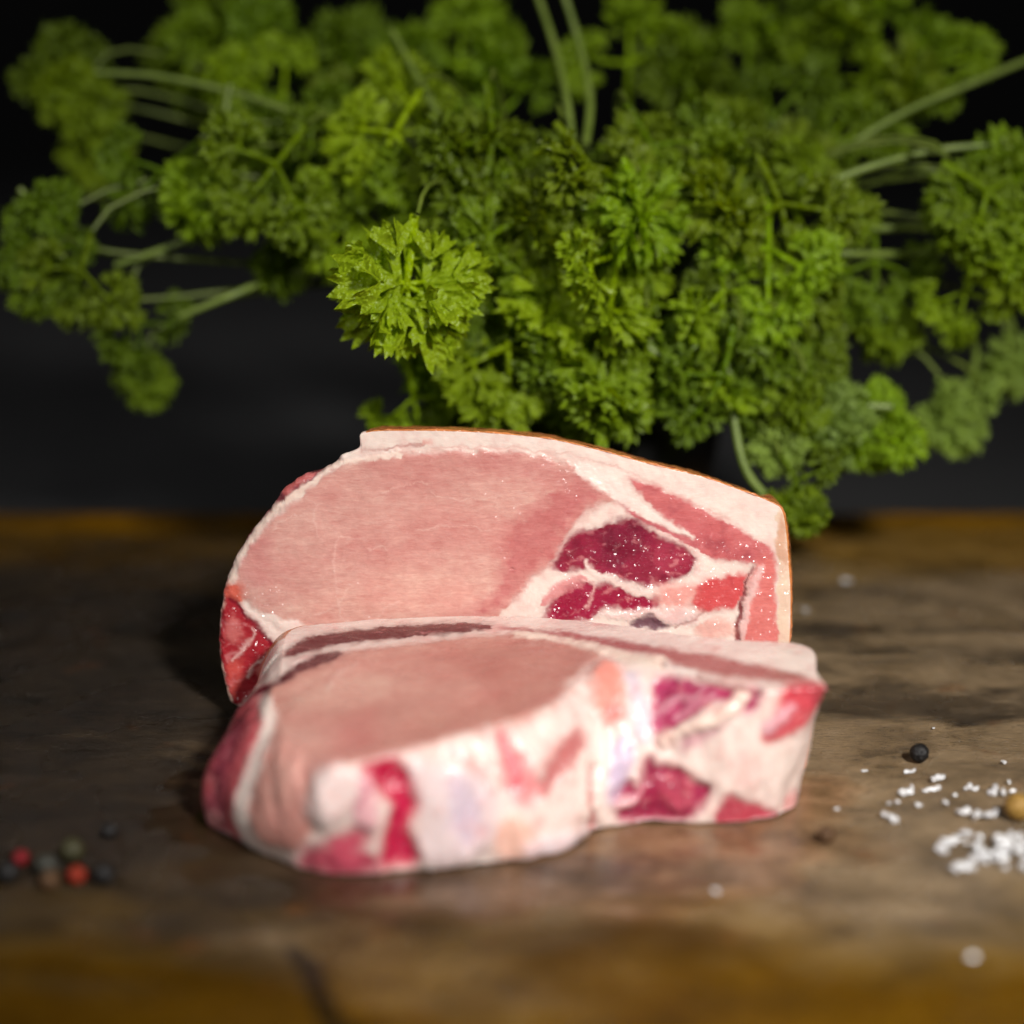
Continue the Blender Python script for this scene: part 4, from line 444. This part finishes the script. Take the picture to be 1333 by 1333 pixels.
# ================================================================ the two chops
def displaced(G, cyc_n, amount):
    return G + cyc_n * amount[..., None]
def build_chop(name, G, kinds, chart, feats, base, label, loc, rot, special):
    nr, N, _ = G.shape
    n0 = grid_normals(G)
    cen = G.reshape(-1, 3).mean(0)
    if ((G - cen) * n0).sum(2).mean() < 0: n0 = -n0
    P3 = G.reshape(-1, 3); P2 = chart(G).reshape(-1, 2)
    ringk = np.repeat(kinds, N)
    col, fat, hgt, reg = paint(P2, P3, base, feats, special['warp'], mask=(n0.reshape(-1, 3) @ special['view'] > -.15))
    col, fat, hgt, reg = special['sides'](P3, P2, ringk, np.tile(np.arange(N), nr), col, fat, hgt, reg)
    # tissue relief: slow swell, lumps in the fat, fine grain
    h = hgt * special['relief'] + fbm(P3, 14.0, 3, 5.0) * .45 + fbm(P3, 4.0, 3, 6.0) * (.09 + .05 * fat) + fbm(P3, 1.5, 2, 9.0) * .035
    h += special['lump'](P3, ringk)
    h[ringk == ringk.max()] = 0
    tint = 1 + fbm(P3, 9.0, 3, 7.0)[:, None] * np.array([.06, .13, .12]) + fbm(P3, 2.4, 2, 8.0)[:, None] * np.array([.03, .07, .07])
    blush = smooth(.05, .55, fbm(P3, 7.0, 3, 13.0)) * fat * special['blush']
    col = col * (1 - blush[:, None]) + lin((228, 150, 144)) * blush[:, None]
    col = np.clip(col * tint * .84, 0, .95)
    streak = fbm(P3 * np.array([.35, 1, 1.2]), 2.2, 3, 31.0) * (1 - fat); big = fbm(P3, 18.0, 2, 32.0) * (1 - fat)
    col = np.clip(col * (1 + streak[:, None] * np.array([.06, .16, .15]) + big[:, None] * np.array([.05, .22, .2])), 0, .95)
    red = smooth(2.4, 5.0, col[:, 0] / (col[:, 1] + 1e-3)) * (1 - fat)
    fl = smooth(.16, .5, fbm(P3 * np.array([.5, 1.1, .9]) + fbm(P3, 5.0, 2, 41.0)[:, None] * 3, 2.6, 3, 42.0)) * red * .38
    col = col * (1 - fl[:, None]) + lin((226, 150, 150)) * fl[:, None]
    dk = smooth(.1, .5, fbm(P3, 6.0, 3, 43.0)) * red * .45; col = col * (1 - dk[:, None] * np.array([.55, .75, .6]))
    wet = np.clip(special['wet'](P3, fat), 0, 1)
    H = h.reshape(nr, N); H[:2] = H[:2].mean() if kinds[0] == 9 else H[:2]
    G2 = G + n0 * H[..., None]
    G2[..., 2] = np.maximum(G2[..., 2], .25)
    V = G2.reshape(-1, 3) * .001
    n1 = grid_normals(G2); s = np.sign((n1 * n0).sum(2, keepdims=True)); n1 = n1 * np.where(s == 0, 1, s)
    n1[0] = n1[1]; VN = n1.reshape(-1, 3)
    i, j = np.meshgrid(np.arange(nr - 1), np.arange(N), indexing='ij'); a = i * N + j; b = i * N + (j + 1) % N; c = b + N; d = a + N
    F = np.stack([a, b, c, d], -1).reshape(-1, 4)
    # outward winding
    fc = V[F]; fn = np.cross(fc[:, 2] - fc[:, 0], fc[:, 3] - fc[:, 1])
    if (fn * VN[F[:, 0]]).sum(1).mean() < 0: F = F[:, ::-1]
    fr = reg[F[:, 0]].reshape(nr - 1, N)
    def pieces(fr):
        lab = np.arange(fr.size).reshape(fr.shape); eh = fr == np.roll(fr, 1, 1); ev = fr[1:] == fr[:-1]
        while True:
            old = lab.copy()
            for _ in range(12):
                m = np.where(eh, np.minimum(lab, np.roll(lab, 1, 1)), lab); lab = np.where(np.roll(eh, -1, 1), np.minimum(m, np.roll(m, -1, 1)), m)
                lab[1:] = np.where(ev, np.minimum(lab[1:], lab[:-1]), lab[1:]); lab[:-1] = np.where(ev, np.minimum(lab[1:], lab[:-1]), lab[:-1])
            lab = lab.ravel()[lab.ravel()].reshape(lab.shape)
            if (lab == old).all(): return lab
    for _ in range(3):
        lab = pieces(fr); ids, first, cnt = np.unique(lab, return_index=True, return_counts=True); small = ids[cnt < 260]
        for s_ in small:
            r_, c_ = divmod(int(first[ids == s_][0]), N); fr[lab == s_] = fr[r_ - 1, c_] if r_ > 0 else fr[r_, c_ - 1]
        if not len(small): break
    lab = pieces(fr).ravel(); fr = fr.ravel()
    root = empty(name, loc); root.rotation_euler = rot; tag(root, label, 'pork chop', 'raw pork chops on the board')
    for piece in np.unique(lab):
        f = F[lab == piece]; part = fr[lab == piece][0]; used, inv = np.unique(f, return_inverse=True); f = inv.reshape(-1, 4)
        me = bpy.data.meshes.new(part)
        me.vertices.add(len(used)); me.vertices.foreach_set('co', V[used].ravel())
        me.loops.add(len(f) * 4); me.loops.foreach_set('vertex_index', f.ravel())
        me.polygons.add(len(f)); me.polygons.foreach_set('loop_start', np.arange(len(f)) * 4); me.polygons.foreach_set('loop_total', np.full(len(f), 4))
        me.polygons.foreach_set('use_smooth', np.ones(len(f), bool))
        at = me.attributes.new('tissue', 'FLOAT_COLOR', 'POINT'); at.data.foreach_set('color', np.concatenate([col[used], np.ones((len(used), 1))], 1).ravel())
        at = me.attributes.new('wet', 'FLOAT', 'POINT'); at.data.foreach_set('value', wet[used])
        at = me.attributes.new('fat', 'FLOAT', 'POINT'); at.data.foreach_set('value', fat[used])
        me.update(); me.normals_split_custom_set_from_vertices(VN[used].tolist())
        me.materials.append(M['meat'])
        o = bpy.data.objects.new(part, me); COL.objects.link(o); o.parent = root
        if part in PART_LABEL: o['label'] = PART_LABEL[part]
    return root
PART_LABEL = {'rind': 'smooth tan orange rind', 'dark_muscle': 'deep crimson muscle', 'loin_muscle': 'large pale pink loin eye', 'fat_cap': 'creamy white fat', 'edge_muscle': 'purple red muscle along the cut edge', 'bone': 'pale glossy bone and gristle'}
# standing chop
Gb, kb = back_surface(D['back_outline'], 1000, 200, 36)
def back_chart(G): return np.stack([G[..., 0], G[..., 2]], -1)
def back_sides(P3, P2, ringk, j, col, fat, hgt, reg):
    t = j / 1000.0
    z, x, y = P3[:, 2], P3[:, 0], P3[:, 1]
    top = BK_T0; rt = BK_T1
    on_rind = (t > top) & (t < rt) & (ringk >= 1) & (ringk < 3)
    side = (ringk >= 1) & (ringk < 3) & ~on_rind
    nz = fbm(P3, 6.0, 3, 11.0)
    rc = lin((206, 128, 72)) * (1 + .35 * nz[:, None]); rc = np.where((nz > .28)[:, None] & (y > 1)[:, None], lin((150, 66, 50)), rc)
    col[on_rind] = rc[on_rind]; fat[on_rind] = .8; reg[on_rind] = 'rind'; hgt[on_rind] *= .2
    k = side & (y > 2.0); mv = lin((150, 74, 78)) * (1 + .4 * nz[:, None])
    col[k] = mv[k]; fat[k] = .2; reg[k] = 'edge_muscle'
    b = ringk == 3; col[b] = lin((206, 140, 130)); reg[b] = 'back_face'
    return col, fat, hgt, reg
build_chop('pork_chop', Gb, kb, back_chart, D['back_feats'], ((240, 221, 210), 1.0, 'fat_cap'),
           'raw pork chop standing on edge behind the other, pink face and rind upward', (0, .030, .0022), (R(-5), 0, 0),
           dict(view=np.array([0, -1, 0.0]), sides=back_sides, relief=.45, warp=.85, blush=.25, lump=lambda P, k: fbm(P, 3.0, 3, 51.0) * .55 * ((k >= 1) & (k < 3)), wet=lambda P, f: .25 * (1 - f) + .12 * smooth(-15, 5, P[:, 0]) * smooth(50, 62, P[:, 2]) * (1 - f) + smooth(10, 34, P[:, 0]) * smooth(62, 40, P[:, 2]) + smooth(-66, -76, P[:, 0]) * smooth(46, 36, P[:, 2]) + .8 * smooth(-6, 6, P[:, 0]) * smooth(46, 34, P[:, 2])))
# lying chop
Gf, kf = front_surface(D['rim'], 1100, 110, 80)
CA = R(25)
def front_chart(G): return np.stack([G[..., 0], G[..., 2] * math.cos(CA) + G[..., 1] * math.sin(CA)], -1)
def front_sides(P3, P2, ringk, j, col, fat, hgt, reg):
    n = fbm(P3, 6.0, 3, 12.0)
    b = (ringk == 1) & (P3[:, 1] > np.interp(P3[:, 0], [-80, -60, 0, 60, 90], [10, 12, 22, -6, -14]))
    rc = lin((196, 120, 72)) * (1 + .3 * n[:, None]); col[b] = rc[b]; reg[b] = 'rind'; fat[b] = .8; hgt[b] *= .2
    u = ringk == 2; col[u] = lin((206, 140, 130)); reg[u] = 'underside'
    return col, fat, hgt, reg
build_chop('pork_chop', Gf, kf, front_chart, D['front_feats'], ((238, 215, 206), 1.0, 'fat_cap'),
           'raw pork chop lying flat in front, its bony cut side toward the camera', (0, 0, 0), (0, 0, 0),
           dict(view=np.array([0, -math.cos(R(25)), math.sin(R(25))]), sides=front_sides, relief=1.25, warp=.6, blush=.4, lump=lambda P, k: fbm(P * np.array([1, .6, .4]), 7.0, 2, 52.0) * 1.5 * (k == 1) * smooth(38, 30, P[:, 2]) * (P[:, 1] < 0) + fbm(P, 2.5, 2, 53.0) * .15 * (k == 1), wet=lambda P, f: .20 + .30 * smooth(-20, -40, P[:, 1])))
# ================================================================ pot and parsley
def lathe(name, prof, mat, parent, seg=64):
    vs = []; fs = []
    for r, z in prof:
        for k in range(seg):
            a = 2 * math.pi * k / seg; vs.append((r * math.cos(a), r * math.sin(a), z))
    for i in range(len(prof) - 1):
        for k in range(seg): fs.append((i * seg + k, i * seg + (k + 1) % seg, (i + 1) * seg + (k + 1) % seg, (i + 1) * seg + k))
    fs.append(tuple(range(seg))[::-1])
    return mesh_obj(name, vs, fs, mat, parent)
POT = Vector((.024, .196, 0.0005))
pot = empty('plant_pot', POT); tag(pot, 'black plastic pot behind the chops, nearly hidden under the parsley', 'plant pot')
lathe('pot_body', [(.046, 0), (.048, .002), (.060, .082), (.0575, .082), (.055, .06)], M['pot'], pot)
def ring(name, prof, mat, parent, seg=64):
    vs = []; fs = []; n = len(prof)
    for k in range(seg):
        a = 2 * math.pi * k / seg
        for r, z in prof: vs.append((r * math.cos(a), r * math.sin(a), z))
    for k in range(seg):
        for i in range(n): fs.append((k * n + i, k * n + (i + 1) % n, ((k + 1) % seg) * n + (i + 1) % n, ((k + 1) % seg) * n + i))
    return mesh_obj(name, vs, fs, mat, parent)
ring('pot_rim', [(.0605, .078), (.065, .079), (.0655, .086), (.064, .090), (.060, .090), (.0585, .086)], M['pot'], pot)
lathe('soil', [(.055, .070), (.050, .074), (.02, .076), (.0005, .077)], M['soil'], pot)
plant = empty('parsley_plant', POT + Vector((0, 0, .078))); tag(plant, 'bushy green curly parsley growing from the pot, drooping over the standing chop', 'herb plant')
rng = random.Random(11)
def finger(vs, fs, base, direc, normal, length, width, bend):
    """one finger of a curled leaflet: narrow foot, widening, ending in three teeth; folded along its vein and bent"""
    d = direc.normalized(); side = normal.cross(d).normalized(); nn = d.cross(side).normalized()
    o = len(vs); wid = (.22, .42, .74, 1.0); p = base.copy(); step = length * .24; dd = d.copy()
    for k in range(4):
        w = width * wid[k] * .5; lift = nn * (w * .62)
        if k < 3: vs.extend((p - side * w + lift, p.copy(), p + side * w + lift))
        else: vs.extend((p - side * w + lift, p - side * (w * .42) + lift * .3, p.copy(), p + side * (w * .42) + lift * .3, p + side * w + lift))
        q = Quaternion(side, bend / 4); dd = q @ dd; nn = q @ nn
        if k < 3: p = p + dd * step
    w = width * .5
    vs.extend((p + dd * (length * .09) - side * (w * .86) + nn * (w * .7), p + dd * (length * .17), p + dd * (length * .09) + side * (w * .86) + nn * (w * .7)))
    for k in range(2):
        for m in (0, 1): fs.append((o + k * 3 + m, o + k * 3 + m + 1, o + k * 3 + m + 4, o + k * 3 + m + 3))
    fs.extend(((o + 6, o + 7, o + 11, o + 10, o + 9), (o + 7, o + 8, o + 13, o + 12, o + 11), (o + 9, o + 10, o + 14), (o + 10, o + 11, o + 12, o + 15), (o + 12, o + 13, o + 16)))
def leaflet(vs, fs, base, direc, normal, size):
    n = rng.choice((7, 8, 9)); side = normal.cross(direc).normalized(); ph = rng.uniform(0, 6.28)
    for k in range(n):
        f = (k / (n - 1) - .5) * 2; ang = f * R(96) + rng.uniform(-.10, .10)
        curl = .62 * math.sin(k * 2.3 + ph) + rng.uniform(-.25, .25)
        d = (direc * math.cos(ang) + side * math.sin(ang) + normal * curl).normalized()
        nn = (normal - d * normal.dot(d) + side * rng.uniform(-.4, .4)).normalized()
        L = size * (1 - .22 * abs(f)) * rng.uniform(.85, 1.15)
        finger(vs, fs, base, d, nn, L, L * rng.uniform(.28, .40), rng.uniform(-.7, 1.9))
        sd = nn.cross(d).normalized()
        for sg in (-1, 1):
            d2 = (d + sd * sg * rng.uniform(.45, .75) + nn * rng.uniform(-.35, .45)).normalized()
            finger(vs, fs, base + d * (L * .34), d2, nn, L * .50, L * .26, rng.uniform(-.4, 1.2))
def tube(vs, fs, pts, r0, r1, seg=6):
    o = len(vs); n = len(pts)
    for i, p in enumerate(pts):
        t = (pts[min(i + 1, n - 1)] - pts[max(i - 1, 0)]).normalized()
        a = t.orthogonal().normalized() if i == 0 else (a - t * a.dot(t)).normalized(); b = t.cross(a)
        r = r0 + (r1 - r0) * i / (n - 1)
        for k in range(seg):
            an = 2 * math.pi * k / seg; vs.append(p + (a * math.cos(an) + b * math.sin(an)) * r)
    for i in range(n - 1):
        for k in range(seg): fs.append((o + i * seg + k, o + i * seg + (k + 1) % seg, o + (i + 1) * seg + (k + 1) % seg, o + (i + 1) * seg + k))
def leaf_proto(kind):
    """a whole curly parsley leaf, 1 unit across: leaf stem along +x, upper face +z. 0 = one broad frilled fan, 1 = three branchlets of small frilled leaflets"""
    vs, fs = [], []; Z = Vector((0, 0, 1)); hub = Vector((-.22, 0, 0))
    def put(b0, a, up, size):
        d = Vector((math.cos(a), math.sin(a), up)).normalized(); nn = Z + Vector((rng.uniform(-.6, .6), rng.uniform(-.6, .6), 0)); nn = (nn - d * nn.dot(d)).normalized()
        b1 = b0 + d * rng.uniform(.03, .10); tube(vs, fs, [b0, b1], .018, .013, 5); leaflet(vs, fs, b1, d, nn, size)
    if kind == 0:
        n = rng.choice((5, 6))
        for k in range(n): put(hub, R(-112 + 224 * k / (n - 1) + rng.uniform(-12, 12)), rng.uniform(-.4, .4), rng.uniform(.34, .48))
    else:
        for s_, ln in ((0, rng.uniform(.22, .34)), (-1, rng.uniform(.16, .30)), (1, rng.uniform(.16, .30))):
            a0 = s_ * R(rng.uniform(50, 85)); up = rng.uniform(-.45, .45)
            e = hub + Vector((math.cos(a0), math.sin(a0), up)) * ln; tube(vs, fs, [hub, (hub + e) / 2 + Vector((0, 0, .02)), e], .022, .015, 5)
            for k in (-1, 0, 1): put(e, a0 + k * R(rng.uniform(48, 78)), up + rng.uniform(-.35, .35), rng.uniform(.20, .31))
    tube(vs, fs, [Vector((-.55, 0, -.06)), Vector((-.38, 0, -.02)), hub], .026, .022, 6)
    me = bpy.data.meshes.new('leaf'); me.from_pydata([tuple(v) for v in vs], [], fs)
    me.polygons.foreach_set('use_smooth', [True] * len(me.polygons)); me.materials.append(M['leaf']); me.update(); return me
PROTO = [leaf_proto(k) for k in (0, 1, 0, 1, 1, 0, 1, 1, 0, 1)]
CAM = Vector(cam.location); PO = POT + Vector((0, 0, .078))
def bez(p0, p1, p2, p3, n=14): return [((1-t)**3)*p0 + 3*(1-t)**2*t*p1 + 3*(1-t)*t*t*p2 + t**3*p3 for t in [i/(n-1) for i in range(n)]]
PALE = [m.copy() for m in PROTO[:3]]
for m in PALE: m.materials[0] = M['pale_leaf']
for k, (x, y, z, sz, dx, dz, lean, pale) in enumerate(D['leaves']):
    c = Vector((x, y, z)) * .001; s = sz * .001 * (1.2 if k % 10 in (0, 2, 5, 8) else 1.35)
    dirn = Vector((dx, -lean * .6 + rng.uniform(-.25, .25), dz)).normalized()
    nor = Vector((.25 + rng.uniform(-.45, .45), -.75 + rng.uniform(-.3, .3), .55 + rng.uniform(-.45, .45)))
    nor = (nor - dirn * nor.dot(dirn)).normalized(); yy = nor.cross(dirn)
    m = Matrix((dirn, yy, nor)).transposed().to_4x4()
    o = bpy.data.objects.new('leaf', PALE[k % 3] if pale else PROTO[k % len(PROTO)]); COL.objects.link(o); o.parent = plant
    o.matrix_local = Matrix.Translation(c - PO) @ m @ Matrix.Diagonal((s, s, s * rng.uniform(.9, 1.2), 1))
    if pale: o['label'] = 'leaf turned to show its pale underside'
    base = c - dirn * (s * .55); start = PO + Vector((rng.uniform(-.03, .03), rng.uniform(-.02, .03), -.004))
    h = (base - start).length
    pts = bez(start - PO, start - PO + Vector((dx * .12, 0, 1)) * h * .30, base - PO - dirn * h * .14 + Vector((0, .015, h * .03)), base - PO)
    vs, fs = [], []; tube(vs, fs, pts, .0013, .0008)
    mesh_obj('stalk', vs, fs, M['stalk'], plant)
for st in D['stems']:
    pts = [Vector(p) * .001 - PO for p in st]; P = [Vector(q) for q in closed_spline([tuple(p) for p in pts], 18, cyclic=False)]
    vs, fs = [], []; tube(vs, fs, P, .0012, .0015, 8); mesh_obj('stalk', vs, fs, M['pale_stalk'], plant)
# ================================================================ salt and peppercorns
def chunk(bm, c, sx, sy, sz, r):
    """one broken crystal: the hull of random points, flattened and turned"""
    rz = Matrix.Rotation(r.uniform(0, 6.28), 3, 'Z') @ Matrix.Rotation(r.uniform(-.35, .35), 3, 'X'); vv = []
    for _ in range(16):
        p = Vector((r.gauss(0, 1), r.gauss(0, 1), r.gauss(0, 1))).normalized() * r.uniform(.75, 1.0); p = rz @ Vector((p.x, p.y * .75, p.z))
        vv.append(bm.verts.new(c + Vector((p.x * sx, p.y * sy, p.z * sz))))
    res = bmesh.ops.convex_hull(bm, input=vv)
    bmesh.ops.delete(bm, geom=[g for g in res['geom_interior'] if isinstance(g, bmesh.types.BMVert)], context='VERTS')
def salt_obj(name, x, y, w, h, r, n):
    bm = bmesh.new()
    for k in range(n):
        f = (k + .5) / n - .5
        chunk(bm, Vector((f * w * .75, r.uniform(-.7, .7) * h if n > 1 else 0, h * r.uniform(.3, .5))), w * (.55 if n == 1 else .50 / n + .12) * r.uniform(.7, 1.15), max(h, w * .3) * r.uniform(.5, 1.0), h * r.uniform(.25, .5), r)
    zmin = min(v.co.z for v in bm.verts)
    for v in bm.verts: v.co.z -= zmin
    me = bpy.data.meshes.new(name); bm.to_mesh(me); bm.free(); me.materials.append(M['salt'])
    o = bpy.data.objects.new(name, me); COL.objects.link(o); o.location = (x, y, .0004); return o
r2 = random.Random(3)
for x, y, w, h, lab in D['salt']:
    o = salt_obj('salt_flake', x * .001, y * .001, w * .00122, h * .00115, r2, 1 if w < 3.2 else (3 if w < 5.5 else 4)); tag(o, lab, 'salt flake', 'salt flakes scattered on the board')
bm = bmesh.new(); hx, hy = D['heap'][0] * .001, D['heap'][1] * .001
for k in range(66):
    a = r2.uniform(0, 6.283); q = r2.random() ** .7; fx = math.cos(a) * q * .0155 + .004; fy = math.sin(a) * q * .0105; s = r2.uniform(.0005, .0019)
    chunk(bm, Vector((fx, fy, .0008 + (1 - q) * .0020)), s * 1.3, s * 1.1, s * .8, r2)
me = bpy.data.meshes.new('salt_heap'); bm.to_mesh(me); bm.free(); me.materials.append(M['salt'])
o = bpy.data.objects.new('salt_heap', me); COL.objects.link(o); o.location = (hx, hy, .0004); tag(o, 'heap of coarse white salt flakes below the ochre peppercorn', 'salt heap')
for x, y, d, c, lab in D['pep']:
    bm = bmesh.new(); bmesh.ops.create_icosphere(bm, subdivisions=4, radius=d * .0005)
    P = np.array([tuple(v.co) for v in bm.verts]); u = P / np.linalg.norm(P, axis=1)[:, None]; sd = r2.uniform(0, 40)
    rid = 1 - np.abs(noise3(u * 2.6 + sd)) * 2.4; amp = .2 if c in ('black', 'brown', 'grey', 'olive') else .05
    for v, q, w in zip(bm.verts, rid, noise3(u * 7 + sd)): v.co *= 1 + amp * (q - .6) + .03 * w
    z0 = min(v.co.z for v in bm.verts)
    for v in bm.verts: v.co.z -= z0
    me = bpy.data.meshes.new('peppercorn'); bm.to_mesh(me); bm.free(); me.polygons.foreach_set('use_smooth', [True] * len(me.polygons)); me.materials.append(M['pepper_' + c])
    o = bpy.data.objects.new('peppercorn', me); COL.objects.link(o); o.location = (x * .001, y * .001, .0003); tag(o, lab, 'peppercorn', 'loose peppercorns on the board')
